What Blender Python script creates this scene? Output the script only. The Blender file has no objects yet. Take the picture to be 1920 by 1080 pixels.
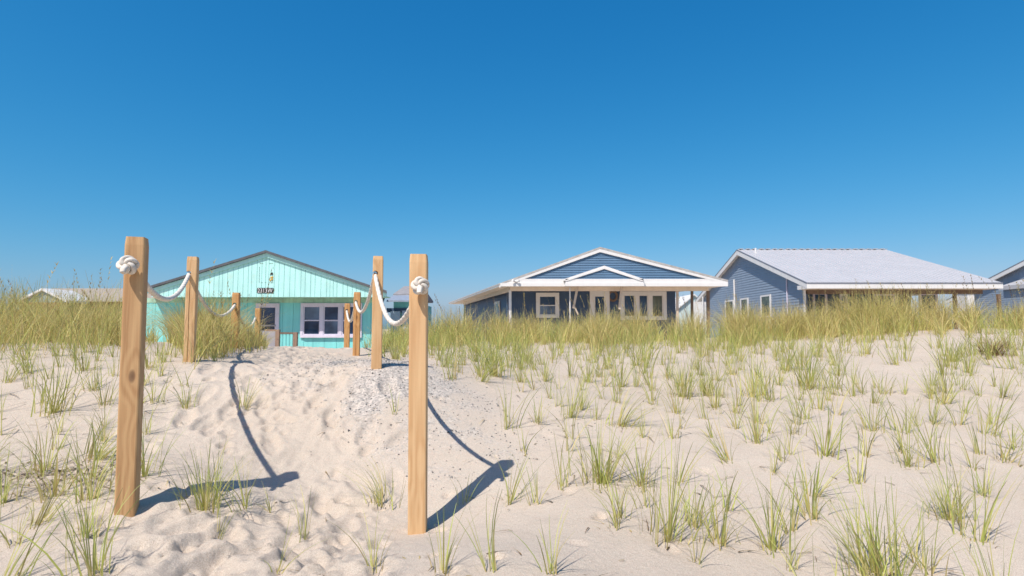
import bpy, bmesh, math, random
import numpy as np
from mathutils import Vector, Matrix

random.seed(7)
rng = np.random.default_rng(7)
S = bpy.context.scene
COL = S.collection

# ------------------------------------------------------------------ camera
F, HZ = 1100.0, 617.0                       # focal length and horizon row, in photograph pixels
PITCH = math.atan((HZ - 540) / F)
cam_d = bpy.data.cameras.new("camera")
cam = bpy.data.objects.new("camera", cam_d)
COL.objects.link(cam)
cam_d.sensor_width = 36
cam_d.lens = F / 1920 * 36
cam_d.clip_start = 0.05
cam_d.clip_end = 9000
cam.rotation_euler = (math.pi / 2 + PITCH, 0, 0)
cam_d.dof.use_dof = True
cam_d.dof.focus_distance = 3.4
cam_d.dof.aperture_fstop = 5.6
S.camera = cam

# ------------------------------------------------------------------ light
SUN_EL, SUN_AZ = math.radians(55), math.radians(32)      # sun behind the camera, to the left
w = bpy.data.worlds.new("World")
S.world = w
w.use_nodes = True
nt = w.node_tree
bg = nt.nodes["Background"]
sky = nt.nodes.new("ShaderNodeTexSky")
sky.sky_type = 'NISHITA'
sky.sun_disc = False
sky.sun_elevation = SUN_EL
sky.sun_rotation = math.pi + SUN_AZ
sky.altitude = 0
sky.air_density = 1.0
sky.dust_density = 1.0
sky.ozone_density = 5.0
# colour response of the clear polarised sky, channel by channel (gain, gamma)
SKY_STRENGTH, EXPOSURE = 0.10, 0.27
sep = nt.nodes.new("ShaderNodeSeparateColor")
cmb = nt.nodes.new("ShaderNodeCombineColor")
nt.links.new(sky.outputs[0], sep.inputs[0])
for ch, (gain, gam) in enumerate(((7.2, 2.18), (1.50, 0.92), (1.40, 0.65))):
    p = nt.nodes.new("ShaderNodeMath"); p.operation = 'MULTIPLY'; p.inputs[1].default_value = 0.0652
    q = nt.nodes.new("ShaderNodeMath"); q.operation = 'POWER'; q.inputs[1].default_value = gam
    r = nt.nodes.new("ShaderNodeMath"); r.operation = 'MULTIPLY'; r.inputs[1].default_value = gain / (SKY_STRENGTH * 2 ** EXPOSURE)
    nt.links.new(sep.outputs[ch], p.inputs[0]); nt.links.new(p.outputs[0], q.inputs[0])
    nt.links.new(q.outputs[0], r.inputs[0]); nt.links.new(r.outputs[0], cmb.inputs[ch])
nt.links.new(cmb.outputs[0], bg.inputs[0])
bg.inputs[1].default_value = SKY_STRENGTH
sd = bpy.data.lights.new("sun", 'SUN')
sd.energy = 4.6
sd.angle = math.radians(0.55)
sd.color = (1.0, 0.945, 0.86)
sun = bpy.data.objects.new("sun", sd)
COL.objects.link(sun)
to_sun = Vector((-math.sin(SUN_AZ) * math.cos(SUN_EL), -math.cos(SUN_AZ) * math.cos(SUN_EL), math.sin(SUN_EL)))
sun.rotation_euler = to_sun.to_track_quat('Z', 'Y').to_euler()
S.view_settings.view_transform = 'Standard'
S.view_settings.look = 'None'
S.view_settings.exposure = EXPOSURE
S.view_settings.gamma = 1
S.render.engine = 'CYCLES'
S.cycles.max_bounces = 6

# ------------------------------------------------------------------ helpers
CP, SP = math.cos(PITCH), math.sin(PITCH)


def pt(px, py, Y):
    """The world point seen at photograph pixel (px, py) at depth Y (survey of the place)."""
    dx, dy = (px - 960) / F, (540 - py) / F
    wy = CP - dy * SP
    k = Y / wy
    return Vector((dx * k, Y, (SP + dy * CP) * k))


def px_of(x, y, z):
    d = y * CP + z * SP
    v = -y * SP + z * CP
    return 960 + F * x / d, 540 - F * v / d


def tag(o, label, cat, group=None, kind=None):
    if label: o["label"] = label
    if cat: o["category"] = cat
    if group: o["group"] = group
    if kind: o["kind"] = kind
    return o


def thing(name, label, cat, loc, group=None):
    o = bpy.data.objects.new(name, None)
    o.empty_display_size = 0.2
    COL.objects.link(o)
    o.location = loc
    return tag(o, label, cat, group)


class MB:
    def __init__(self):
        self.v, self.f = [], []

    def poly(self, pts):
        n = len(self.v)
        self.v += [Vector(p) for p in pts]
        self.f.append(tuple(range(n, n + len(pts))))

    def prism(self, pts, ext):
        """polygon pts (any winding) extruded by vector ext"""
        ext = Vector(ext)
        a = [Vector(p) for p in pts]
        n = len(self.v)
        k = len(a)
        self.v += a + [p + ext for p in a]
        self.f.append(tuple(range(n, n + k)))
        self.f.append(tuple(reversed(range(n + k, n + 2 * k))))
        for i in range(k):
            j = (i + 1) % k
            self.f.append((n + i, n + k + i, n + k + j, n + j))

    def box(self, x0, x1, y0, y1, z0, z1):
        self.prism([(x0, y0, z0), (x1, y0, z0), (x1, y0, z1), (x0, y0, z1)], (0, y1 - y0, 0))

    def bar(self, a, b, w, h, up=(0, 0, 1)):
        a, b = Vector(a), Vector(b)
        d = (b - a).normalized()
        up = Vector(up)
        if abs(d.dot(up)) > 0.95: up = Vector((0, 1, 0))
        s = d.cross(up).normalized() * (w / 2)
        t = s.cross(d).normalized() * (h / 2)
        self.prism([a - s - t, a + s - t, a + s + t, a - s + t], b - a)

    def tube(self, a, b, r, n=10, r2=None):
        a, b = Vector(a), Vector(b)
        r2 = r if r2 is None else r2
        d = (b - a).normalized()
        s = d.orthogonal().normalized()
        t = d.cross(s)
        k = len(self.v)
        for i in range(n):
            c = s * math.cos(2 * math.pi * i / n) + t * math.sin(2 * math.pi * i / n)
            self.v += [a + c * r, b + c * r2]
        for i in range(n):
            j = (i + 1) % n
            self.f.append((k + 2 * i, k + 2 * j, k + 2 * j + 1, k + 2 * i + 1))
        self.f.append(tuple(k + 2 * i for i in reversed(range(n))))
        self.f.append(tuple(k + 2 * i + 1 for i in range(n)))

    def build(self, name, mat, parent=None, smooth=False, bevel=0):
        org, p = Vector(), parent
        while p:
            org = org + p.location
            p = p.parent
        me = bpy.data.meshes.new(name)
        me.from_pydata([v - org for v in self.v], [], self.f)
        bm = bmesh.new()
        bm.from_mesh(me)
        bmesh.ops.recalc_face_normals(bm, faces=bm.faces)
        bm.to_mesh(me)
        bm.free()
        if smooth:
            me.polygons.foreach_set("use_smooth", [True] * len(me.polygons))
        me.materials.append(mat)
        o = bpy.data.objects.new(name, me)
        COL.objects.link(o)
        o.parent = parent
        if bevel:
            m = o.modifiers.new("bevel", 'BEVEL')
            m.width = bevel
            m.segments = 2
            m.limit_method = 'ANGLE'
        return o


# ------------------------------------------------------------------ materials
class NT:
    def __init__(self, name):
        self.m = bpy.data.materials.new(name)
        self.m.use_nodes = True
        self.t = self.m.node_tree
        self.bsdf = self.t.nodes["Principled BSDF"]
        self.out = self.t.nodes["Material Output"]

    def n(self, typ, **kw):
        o = self.t.nodes.new("ShaderNode" + typ)
        for k, v in kw.items():
            if k.startswith("i_"):
                key = k[2:]
                key = int(key) if key.isdigit() else key.replace("_", " ")
                o.inputs[key].default_value = v
            else:
                setattr(o, k, v)
        return o

    def l(self, a, b):
        self.t.links.new(a, b)

    def coord(self, scale=(1, 1, 1), loc=(0, 0, 0), kind='Object'):
        tc = self.n("TexCoord")
        mp = self.n("Mapping")
        mp.inputs['Scale'].default_value = scale
        mp.inputs['Location'].default_value = loc
        self.l(tc.outputs[kind], mp.inputs[0])
        return mp.outputs[0]

    def ramp(self, fac, stops):
        r = self.n("ValToRGB")
        el = r.color_ramp.elements
        while len(el) < len(stops): el.new(0.5)
        for e, (p, c) in zip(el, stops):
            e.position = p
            e.color = (*c, 1) if len(c) == 3 else c
        self.l(fac, r.inputs[0])
        return r.outputs[0]

    def mix(self, fac, a, b, mode='MIX'):
        m = self.n("Mix", data_type='RGBA', blend_type=mode)
        for s, v in ((0, fac), (6, a), (7, b)):
            if hasattr(v, "default_value"): self.l(v, m.inputs[s])
            elif s == 0: m.inputs[0].default_value = v
            else: m.inputs[s].default_value = (*v, 1)
        return m.outputs[2]

    def noise(self, vec, scale, detail=4, rough=0.55):
        o = self.n("TexNoise")
        o.inputs['Scale'].default_value = scale
        o.inputs['Detail'].default_value = detail
        o.inputs['Roughness'].default_value = rough
        self.l(vec, o.inputs['Vector'])
        return o.outputs[0]

    def math(self, op, a, b=0.0):
        m = self.n("Math", operation=op)
        for i, v in enumerate((a, b)):
            if hasattr(v, "default_value"): self.l(v, m.inputs[i])
            else: m.inputs[i].default_value = v
        return m.outputs[0]

    def bump(self, h, strength, dist, prev=None):
        b = self.n("Bump")
        b.inputs['Strength'].default_value = strength
        b.inputs['Distance'].default_value = dist
        self.l(h, b.inputs['Height'])
        if prev: self.l(prev, b.inputs['Normal'])
        self.l(b.outputs[0], self.bsdf.inputs['Normal'])
        return b.outputs[0]


def paint(name, col, var=0.12, scale=2.0, rough=0.55, streak=True, dirt=None, bump=0.0):
    """painted surface with weathering: soft blotches and faint vertical streaks"""
    t = NT(name)
    v = t.coord()
    a = t.noise(v, scale, 5)
    vs = t.coord((9, 9, 0.6))
    b = t.noise(vs, 1.0, 4)
    f = t.math('ADD', t.math('MULTIPLY', a, 0.6), t.math('MULTIPLY', b, 0.4)) if streak else a
    lo = tuple(c * (1 - var) for c in col)
    hi = tuple(min(1, c * (1 + var)) for c in col)
    c = t.ramp(f, [(0.34, lo), (0.66, hi)])
    if dirt:
        g = t.noise(t.coord((1, 1, 1), (3, 7, 1)), scale * 1.7, 6, 0.65)
        m = t.ramp(g, [(0.58, (0, 0, 0)), (0.72, (1, 1, 1))])
        c = t.mix(t.math('MULTIPLY', m, 0.45), c, dirt)
    t.l(c, t.bsdf.inputs['Base Color'])
    t.bsdf.inputs['Roughness'].default_value = rough
    if bump:
        t.bump(t.noise(v, 40, 3), 0.3, bump)
    return t.m


def glass(name, col):
    t = NT(name)
    v = t.coord()
    a = t.noise(v, 1.1, 3)
    c = t.ramp(a, [(0.35, tuple(x * 0.55 for x in col)), (0.65, tuple(x * 1.5 for x in col))])
    t.l(c, t.bsdf.inputs['Base Color'])
    t.bsdf.inputs['Roughness'].default_value = 0.06
    t.bsdf.inputs['IOR'].default_value = 1.3
    t.bump(t.noise(v, 0.9, 2), 0.15, 0.05)
    return t.m


def shingles(name, col):
    t = NT(name)
    v = t.coord()
    a = t.noise(v, 7, 6, 0.7)
    b = t.n("TexVoronoi")
    b.inputs['Scale'].default_value = 5
    t.l(t.coord((1, 1.6, 2.5)), b.inputs['Vector'])
    c = t.mix(0.5, t.ramp(a, [(0.3, tuple(x * .6 for x in col)), (0.7, tuple(x * 1.3 for x in col))]),
              t.mix(b.outputs['Color'], tuple(x * .7 for x in col), tuple(x * 1.2 for x in col)))
    t.l(c, t.bsdf.inputs['Base Color'])
    t.bsdf.inputs['Roughness'].default_value = 0.9
    return t.m


def wood(name, light, dark, knot, seed=0.0, zs=1.0):
    t = NT(name)
    oi = t.n("ObjectInfo")
    tc = t.n("TexCoord")
    off = t.n("VectorMath", operation='ADD')
    cmb = t.n("CombineXYZ")
    r = t.math('MULTIPLY', oi.outputs['Random'], 37.0)
    t.l(r, cmb.inputs[0]); t.l(r, cmb.inputs[1]); t.l(r, cmb.inputs[2])
    t.l(tc.outputs['Object'], off.inputs[0]); t.l(cmb.outputs[0], off.inputs[1])
    P = off.outputs[0]

    def mapped(sc):
        m = t.n("Mapping")
        m.inputs['Scale'].default_value = sc
        t.l(P, m.inputs[0])
        return m.outputs[0]
    # knots: sparse cells stretched along the grain
    vk = t.n("TexVoronoi")
    vk.inputs['Scale'].default_value = 1
    t.l(mapped((7, 2.2, 3.0)), vk.inputs['Vector'])
    kd = vk.outputs['Distance']
    near = t.ramp(kd, [(0.0, (1, 1, 1)), (0.40, (0, 0, 0))])
    # growth rings bent round the knots
    base = t.noise(mapped((6, 6, 0.55)), 1.0, 2)
    ring = t.math('ADD', t.math('MULTIPLY', base, 10.0), t.math('MULTIPLY', near, 1.6))
    s = t.math('SINE', t.math('MULTIPLY', ring, 6.283))
    fib = t.noise(mapped((95, 95, 2.0)), 1.0, 5, 0.7)
    f = t.math('ADD', t.math('MULTIPLY', t.math('ADD', s, 1.0), 0.20), t.math('MULTIPLY', t.math('SUBTRACT', t.math('MULTIPLY', fib, 2.2), 0.6), 0.60))
    c = t.ramp(f, [(0.15, dark), (0.5, tuple((a * .45 + b * .55) for a, b in zip(dark, light))), (0.85, light)])
    big = t.noise(mapped((3, 3, 1.2)), 1.0, 3)
    c = t.mix(t.math('MULTIPLY', t.ramp(big, [(0.4, (0, 0, 0)), (0.7, (1, 1, 1))]), 0.35), c,
              tuple(x * y for x, y in zip(light, (0.86, 0.74, 0.66))))
    hard = t.ramp(kd, [(0.0, (1, 1, 1)), (0.06, (0.8, .8, .8)), (0.085, (0.35, .35, .35)), (0.10, (0, 0, 0))])
    c = t.mix(t.math('MULTIPLY', hard, 0.8), c, knot)
    t.l(c, t.bsdf.inputs['Base Color'])
    t.bsdf.inputs['Roughness'].default_value = 0.72
    t.bump(fib, 0.5, 0.002)
    return t.m


def blade_mat(name, trans=0.3, gain=1.0):
    t = NT(name)
    at = t.n("Attribute", attribute_name="tint")
    t.l(at.outputs['Color'], t.bsdf.inputs['Base Color'])
    t.bsdf.inputs['Roughness'].default_value = 0.55
    t.bsdf.inputs['Specular IOR Level'].default_value = 0.35
    tr = t.n("BsdfTranslucent")
    t.l(at.outputs['Color'], tr.inputs[0])
    mx = t.n("MixShader")
    mx.inputs[0].default_value = trans
    t.l(t.bsdf.outputs[0], mx.inputs[1]); t.l(tr.outputs[0], mx.inputs[2])
    t.l(mx.outputs[0], t.out.inputs[0])
    return t.m


M = {}
M['mint'] = paint("mint_paint", (0.43, 0.76, 0.71), 0.10, 1.6, dirt=(0.46, 0.62, 0.52))
M['mint_groove'] = paint("mint_groove_paint", (0.28, 0.56, 0.52), 0.1)
M['turquoise'] = paint("turquoise_paint", (0.21, 0.62, 0.60), 0.10, 1.4)
M['turq_groove'] = paint("turquoise_groove_paint", (0.15, 0.48, 0.47), 0.1)
M['mint_soffit'] = paint("stained_soffit_paint", (0.33, 0.55, 0.42), 0.25, 3.0, dirt=(0.30, 0.28, 0.12))
M['white'] = paint("white_paint", (0.68, 0.67, 0.65), 0.05, 3)
M['bounce_cream'] = paint("bounce_lit_white_paint", (0.72, 0.62, 0.50), 0.08, 2)  # white paint, warmed in its colour for light bounced off the sand
M['lilac'] = paint("lilac_trim_paint", (0.62, 0.57, 0.66), 0.09, 4)
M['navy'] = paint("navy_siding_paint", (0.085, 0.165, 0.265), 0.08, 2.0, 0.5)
M['navy_lit'] = paint("sunlit_blue_siding_paint", (0.23, 0.285, 0.36), 0.07, 2.0, 0.5)  # siding lightened in its colour for the sunlit gable and lean-to walls
M['navy_shaded'] = paint("shaded_blue_siding_paint", (0.045, 0.085, 0.16), 0.1, 2.0, 0.5)  # siding darkened in its colour for the shade under the porches
M['metal_roof'] = paint("white_metal_roofing", (0.445, 0.44, 0.45), 0.06, 1.3, 0.42)
M['metal_dark'] = paint("grey_roof_edge_metal", (0.17, 0.18, 0.21), 0.1, 3, 0.5)
M['grey_metal'] = paint("grey_roof_sheet", (0.26, 0.30, 0.36), 0.1, 3, 0.5)
M['shingle_dark'] = shingles("charcoal_shingles", (0.10, 0.105, 0.115))
M['shingle_grey'] = shingles("grey_shingles", (0.27, 0.26, 0.265))
M['shingle_light'] = shingles("pale_shingles", (0.40, 0.385, 0.365))
M['shingle_tan'] = shingles("tan_shingles", (0.34, 0.29, 0.24))
M['glass'] = glass("window_glass", (0.030, 0.062, 0.115))
M['glass_grey'] = glass("window_glass_with_blind", (0.10, 0.15, 0.22))
M['glass_green'] = glass("window_glass_painted_reflection", (0.10, 0.12, 0.10))  # greenish reflection put into the pane's base colour
M['door_grey'] = paint("grey_door_paint", (0.30, 0.28, 0.30), 0.15, 5)
M['black'] = paint("black_plate_paint", (0.012, 0.013, 0.014), 0.1)
M['hole'] = paint("hole_shade", (0.012, 0.010, 0.008), 0.1)
M['rust'] = paint("ochre_foam", (0.55, 0.36, 0.08), 0.3, 20)
M['dark_patch'] = paint("dark_caulk_line", (0.18, 0.30, 0.26), 0.5, 14)
M['brick'] = paint("reddish_brown_wall", (0.25, 0.10, 0.05), 0.2, 3)
M['greygreen'] = paint("grey_green_gable_paint", (0.25, 0.32, 0.30), 0.15, 2)
M['aqua'] = paint("pale_aqua_paint", (0.50, 0.62, 0.62), 0.06, 2)
M['bark'] = paint("weathered_brown_wood", (0.16, 0.105, 0.07), 0.25, 6)
M['tan_wood'] = paint("tan_painted_wood", (0.56, 0.46, 0.36), 0.1, 5)
M['slate_sheet'] = paint("pale_blue_sheet", (0.40, 0.48, 0.58), 0.1, 5)
M['rope'] = paint("white_rope_fibre", (0.63, 0.575, 0.50), 0.18, 24, 0.9, False)
M['wood_red'] = wood("reddish_pine", (0.56, 0.35, 0.165), (0.38, 0.205, 0.085), (0.085, 0.035, 0.018))
M['wood_gold'] = wood("golden_pine", (0.66, 0.44, 0.23), (0.50, 0.285, 0.125), (0.17, 0.075, 0.03))
M['wood_orange'] = wood("orange_pine", (0.58, 0.33, 0.13), (0.40, 0.185, 0.06), (0.12, 0.05, 0.02))
M['wood_weathered'] = wood("weathered_timber", (0.33, 0.22, 0.16), (0.16, 0.10, 0.07), (0.05, 0.03, 0.02))
M['blade'] = blade_mat("beach_grass_blade", 0.38)
M['dry'] = paint("dry_stem", (0.14, 0.095, 0.06), 0.4, 25, 0.9, False)


# sand
def sand_mat():
    t = NT("sand_surface")
    v = t.coord()
    big = t.noise(v, 0.8, 4)
    mid = t.noise(v, 7, 5, 0.6)
    fine = t.noise(v, 260, 3, 0.75)
    c = t.ramp(big, [(0.3, (0.535, 0.460, 0.378)), (0.7, (0.595, 0.518, 0.432))])
    c = t.mix(t.math('MULTIPLY', t.ramp(mid, [(0.5, (0, 0, 0)), (0.75, (1, 1, 1))]), 0.25), c, (0.45, 0.37, 0.295))
    c = t.mix(t.ramp(fine, [(0.38, (0.8, 0.8, 0.8)), (0.58, (0, 0, 0))]), c, (0.36, 0.285, 0.22))
    # dark specks of shell and plant litter
    sp = t.n("TexVoronoi")
    sp.inputs['Scale'].default_value = 45
    t.l(v, sp.inputs['Vector'])
    speck = t.math('MULTIPLY', t.math('LESS_THAN', sp.outputs['Distance'], 0.10),
                   t.math('GREATER_THAN', t.noise(v, 3.1, 3), 0.56))
    c = t.mix(t.math('MULTIPLY', speck, 0.6), c, (0.20, 0.15, 0.11))
    g = t.n("Attribute", attribute_name="gravel")
    gv = t.n("TexVoronoi")
    gv.inputs['Scale'].default_value = 85
    t.l(v, gv.inputs['Vector'])
    gc = t.ramp(t.n("SeparateColor").outputs[0], [(0, (0, 0, 0)), (1, (1, 1, 1))])
    sep = [n for n in t.t.nodes if n.bl_idname == 'ShaderNodeSeparateColor'][0]
    t.l(gv.outputs['Color'], sep.inputs[0])
    gcol = t.ramp(sep.outputs[0], [(0.0, (0.24, 0.225, 0.21)), (0.45, (0.39, 0.36, 0.33)), (0.9, (0.58, 0.52, 0.46))])
    gm = t.math('MULTIPLY', g.outputs['Fac'], t.math('GREATER_THAN', t.math('ADD', t.noise(v, 60, 4), t.math('MULTIPLY', g.outputs['Fac'], 0.5)), 0.66))
    c = t.mix(gm, c, gcol)
    t.l(c, t.bsdf.inputs['Base Color'])
    t.bsdf.inputs['Roughness'].default_value = 0.95
    t.bsdf.inputs['Specular IOR Level'].default_value = 0.15
    b = t.bump(t.noise(v, 34, 6, 0.72), 0.55, 0.016)
    t.bump(fine, 0.5, 0.004, b)
    return t.m


M['sand'] = sand_mat()


# ------------------------------------------------------------------ terrain
ctrl_px = [
    (238, 952, 2.60), (783, 1000, 2.75), (355, 680, 4.7), (706, 688, 4.5), (668, 665, 7.0), (650, 656, 8.9),
    (440, 652, 6.5), (482, 650, 9.3),
    (1300, 1080, 2.15), (1900, 1080, 2.25), (960, 1080, 2.0), (600, 1080, 2.05), (100, 1080, 2.1),
    (965, 875, 3.35), (1300, 850, 3.45), (1800, 850, 3.5), (1300, 740, 5.0), (1850, 740, 4.8), (900, 740, 4.5),
    (1300, 680, 6.6), (1800, 675, 6.2), (900, 672, 6.6), (1200, 642, 9.0), (1750, 622, 8.2), (1950, 618, 8.2),
    (900, 640, 9.0), (800, 647, 8.0), (1500, 640, 8.6),
    (100, 850, 3.2), (100, 740, 3.9), (100, 665, 5.0), (-300, 660, 5.2), (150, 640, 7.0), (-200, 640, 7.5),
    (535, 897, 3.3), (450, 892, 3.15), (370, 893, 2.98), (440, 688, 4.75), (485, 686, 5.2), (560, 690, 4.8), (535, 780, 3.89), (430, 760, 4.0), (600, 740, 4.15), (600, 810, 3.72), (690, 800, 3.75)]
C = [tuple(pt(*c)) for c in ctrl_px] + [
    (-8, 10, -.22), (-3, 11, -.38), (0.5, 11, -.28), (4, 11, -.17), (8, 11, -.1), (12, 10, -.02), (-12, 8, -.2),
    (14, 6, -.3), (12, 3, -.75), (-9, 3, -.7), (-6, 1.2, -.95), (0, .8, -1.12), (7, 1, -1.05)]
C = np.array(C)


def tps_fit(P, lam=0.0006):
    n = len(P)
    d = np.hypot(P[:, None, 0] - P[None, :, 0], P[:, None, 1] - P[None, :, 1])
    K = np.where(d > 0, d * d * np.log(d + 1e-12), 0) + lam * np.eye(n)
    Q = np.c_[np.ones(n), P[:, :2]]
    A = np.block([[K, Q], [Q.T, np.zeros((3, 3))]])
    return np.linalg.solve(A, np.r_[P[:, 2], np.zeros(3)])


WTS = tps_fit(C)


def smooth01(a, b, x):
    t = np.clip((x - a) / (b - a), 0, 1)
    return t * t * (3 - 2 * t)


def base_z(x, y):
    x0, y0 = np.clip(x, -11, 13), np.clip(y, 0.6, 11.5)
    z = WTS[-3] + WTS[-2] * x0 + WTS[-1] * y0
    for (cx, cy, _), wt in zip(C, WTS):
        d2 = (x0 - cx) ** 2 + (y0 - cy) ** 2
        z = z + wt * 0.5 * d2 * np.log(d2 + 1e-12)
    k = smooth01(11.0, 16.0, y)
    z = z * (1 - k) + (-1.35) * k
    k = smooth01(0.8, -3.0, y)
    z = z * (1 - k) + (-1.2) * k
    return np.clip(z, -1.5, 0.3)


def vnoise(x, y, seed):
    xi, yi = np.floor(x).astype(np.int64), np.floor(y).astype(np.int64)
    fx, fy = x - xi, y - yi
    fx, fy = fx * fx * (3 - 2 * fx), fy * fy * (3 - 2 * fy)

    def h(i, j):
        n = (i * 374761393 + j * 668265263 + seed * 974634777) & 0x7fffffff
        n = ((n ^ (n >> 13)) * 1274126177) & 0x7fffffff
        return ((n ^ (n >> 16)) & 0xffff) / 65535.0 - 0.5
    return (h(xi, yi) * (1 - fx) + h(xi + 1, yi) * fx) * (1 - fy) + (h(xi, yi + 1) * (1 - fx) + h(xi + 1, yi + 1) * fx) * fy


def axis(fine, lo_far, hi_far, g=1.22):
    """fine: list of (start, end, step) joined end to end; grows geometrically outwards"""
    a = []
    for s, e, st in fine:
        a += list(np.arange(s, e - st * .3, st))
    a.append(fine[-1][1])
    st, v = fine[-1][2], fine[-1][1]
    while v < hi_far:
        st *= g; v += st; a.append(v)
    st, v = fine[0][2], fine[0][0]
    pre = []
    while v > lo_far:
        st *= g; v -= st; pre.append(v)
    return np.array(pre[::-1] + a)


XS = axis([(-8, -3.2, .04), (-3.2, 1.0, .014), (1.0, 4, .022), (4, 10, .04)], -4000, 4000)
YS = axis([(1.3, 5.2, .014), (5.2, 8, .028), (8, 13, .06)], -4000, 4000)
GX, GY = np.meshgrid(XS, YS)
GZ = base_z(GX, GY)


def path_x(y):
    return np.interp(y, [0, 1.3, 2.6, 4.3, 6.7, 9, 14, 22], [-.7, -.85, -1.08, -1.62, -2.45, -3.25, -5.5, -8.5])


PX = path_x(GY)
path_m = np.exp(-((GX - PX) / 0.62) ** 4) * smooth01(13, 9, GY)
near = smooth01(30, 12, np.hypot(GX, GY))
GZ += near * (0.035 * vnoise(GX / .9, GY / .9, 1) + 0.016 * vnoise(GX / .35, GY / .35, 2))
GZ += near * (1 - path_m) * (0.007 * vnoise(GX / .13, GY / .13, 3))
GZ += path_m * (0.016 * vnoise(GX / .21, GY / .21, 4) + 0.014 * vnoise(GX / .085, GY / .085, 5) + 0.013 * vnoise(GX / .036, GY / .036, 6))


def dent(cx, cy, la, lb, ang, depth, rim):
    if math.hypot(cx + 1.35, cy - 3.2) < .38: return
    R = max(la, lb) * 2.4
    i0, i1 = np.searchsorted(XS, [cx - R, cx + R])
    j0, j1 = np.searchsorted(YS, [cy - R, cy + R])
    if i1 <= i0 or j1 <= j0: return
    dx, dy = GX[j0:j1, i0:i1] - cx, GY[j0:j1, i0:i1] - cy
    u = (dx * math.cos(ang) + dy * math.sin(ang)) / la
    v = (-dx * math.sin(ang) + dy * math.cos(ang)) / lb
    r2 = u * u + v * v
    GZ[j0:j1, i0:i1] += -depth * np.exp(-r2 ** 3 * .9) + rim * np.exp(-((np.sqrt(r2) - 1.35) / .33) ** 2)


for k in range(240):                                   # footprints along the path
    y = 1.3 + 8 * random.random() ** 1.4
    x = float(path_x(y)) + random.gauss(0, .33)
    dent(x, y, random.uniform(.09, .14), random.uniform(.04, .06), math.pi / 2 + .25 + random.gauss(0, .35),
         random.uniform(.009, .027), random.uniform(.003, .009))
for k in range(420):                                   # toe marks, dog prints and kicked-up pits
    y = 1.3 + 5 * random.random() ** 1.3
    x = float(path_x(y)) + random.gauss(0, .42)
    r = random.uniform(.018, .04)
    dent(x, y, r, r * random.uniform(.7, 1.2), random.random() * 3, random.uniform(.010, .028), random.uniform(.002, .008))
for k in range(90):                                    # a few old marks away from the path
    y = 1.4 + 5 * random.random()
    x = random.uniform(-3.5, 4)
    dent(x, y, random.uniform(.03, .08), random.uniform(.025, .05), random.random() * 3, random.uniform(.004, .012), .002)


def gz(x, y):
    x, y = np.atleast_1d(x).astype(float), np.atleast_1d(y).astype(float)
    i = np.clip(np.searchsorted(XS, x) - 1, 0, len(XS) - 2)
    j = np.clip(np.searchsorted(YS, y) - 1, 0, len(YS) - 2)
    fx = (x - XS[i]) / (XS[i + 1] - XS[i]); fy = (y - YS[j]) / (YS[j + 1] - YS[j])
    return (GZ[j, i] * (1 - fx) + GZ[j, i + 1] * fx) * (1 - fy) + (GZ[j + 1, i] * (1 - fx) + GZ[j + 1, i + 1] * fx) * fy


def gz1(x, y): return float(gz(x, y)[0])


def ground_hit(px, py):
    """ground point under a photograph pixel"""
    Y = np.linspace(1.4, 14, 1600)
    dx, dy = (px - 960) / F, (540 - py) / F
    k = Y / (CP - dy * SP)
    d = (SP + dy * CP) * k - gz(dx * k, Y)
    s = np.where(d < 0)[0]
    i = s[0] if len(s) else len(Y) - 1
    return float(dx * k[i]), float(Y[i])


def mesh_np(name, V, Q, mat, tint=None, smooth=True, extra=None):
    me = bpy.data.meshes.new(name)
    me.vertices.add(len(V)); me.vertices.foreach_set("co", V.astype(np.float32).ravel())
    k = Q.shape[1]
    me.loops.add(Q.size); me.loops.foreach_set("vertex_index", Q.astype(np.int32).ravel())
    me.polygons.add(len(Q)); me.polygons.foreach_set("loop_start", np.arange(0, Q.size, k, dtype=np.int32))
    me.polygons.foreach_set("loop_total", np.full(len(Q), k, dtype=np.int32))
    me.update(calc_edges=True)
    me.polygons.foreach_set("use_smooth", np.full(len(Q), smooth))
    if tint is not None:
        a = me.color_attributes.new("tint", 'FLOAT_COLOR', 'POINT')
        a.data.foreach_set("color", np.c_[tint, np.ones(len(tint))].astype(np.float32).ravel())
    if extra is not None:
        a = me.attributes.new(extra[0], 'FLOAT', 'POINT')
        a.data.foreach_set("value", extra[1].astype(np.float32).ravel())
    me.materials.append(mat)
    return me


def gravel_mask(x, y):
    gx = np.interp(y, [3.0, 3.6, 4.2, 5.2, 6.5], [-.22, -.42, -.80, -1.40, -2.0])
    wdt = np.interp(y, [2.9, 3.5, 4.2, 5.2, 7], [.16, .50, .72, .58, .3])
    m = np.exp(-((x - gx) / wdt) ** 2 * 1.1) * smooth01(2.9, 3.9, y) * smooth01(7.0, 5.0, y)
    return .78 * np.clip(m * (0.85 + 1.6 * vnoise(x / .25, y / .25, 11) + .8 * vnoise(x / .08, y / .08, 12)), 0, 1)


ny, nx = GX.shape
idx = np.arange(nx * ny).reshape(ny, nx)
Q = np.stack([idx[:-1, :-1], idx[:-1, 1:], idx[1:, 1:], idx[1:, :-1]], -1).reshape(-1, 4)
me = mesh_np("sand", np.stack([GX, GY, GZ], -1).reshape(-1, 3), Q, M['sand'], extra=("gravel", gravel_mask(GX, GY).ravel()))
ground = bpy.data.objects.new("sand", me)
COL.objects.link(ground)
tag(ground, None, None, kind="structure")

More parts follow.
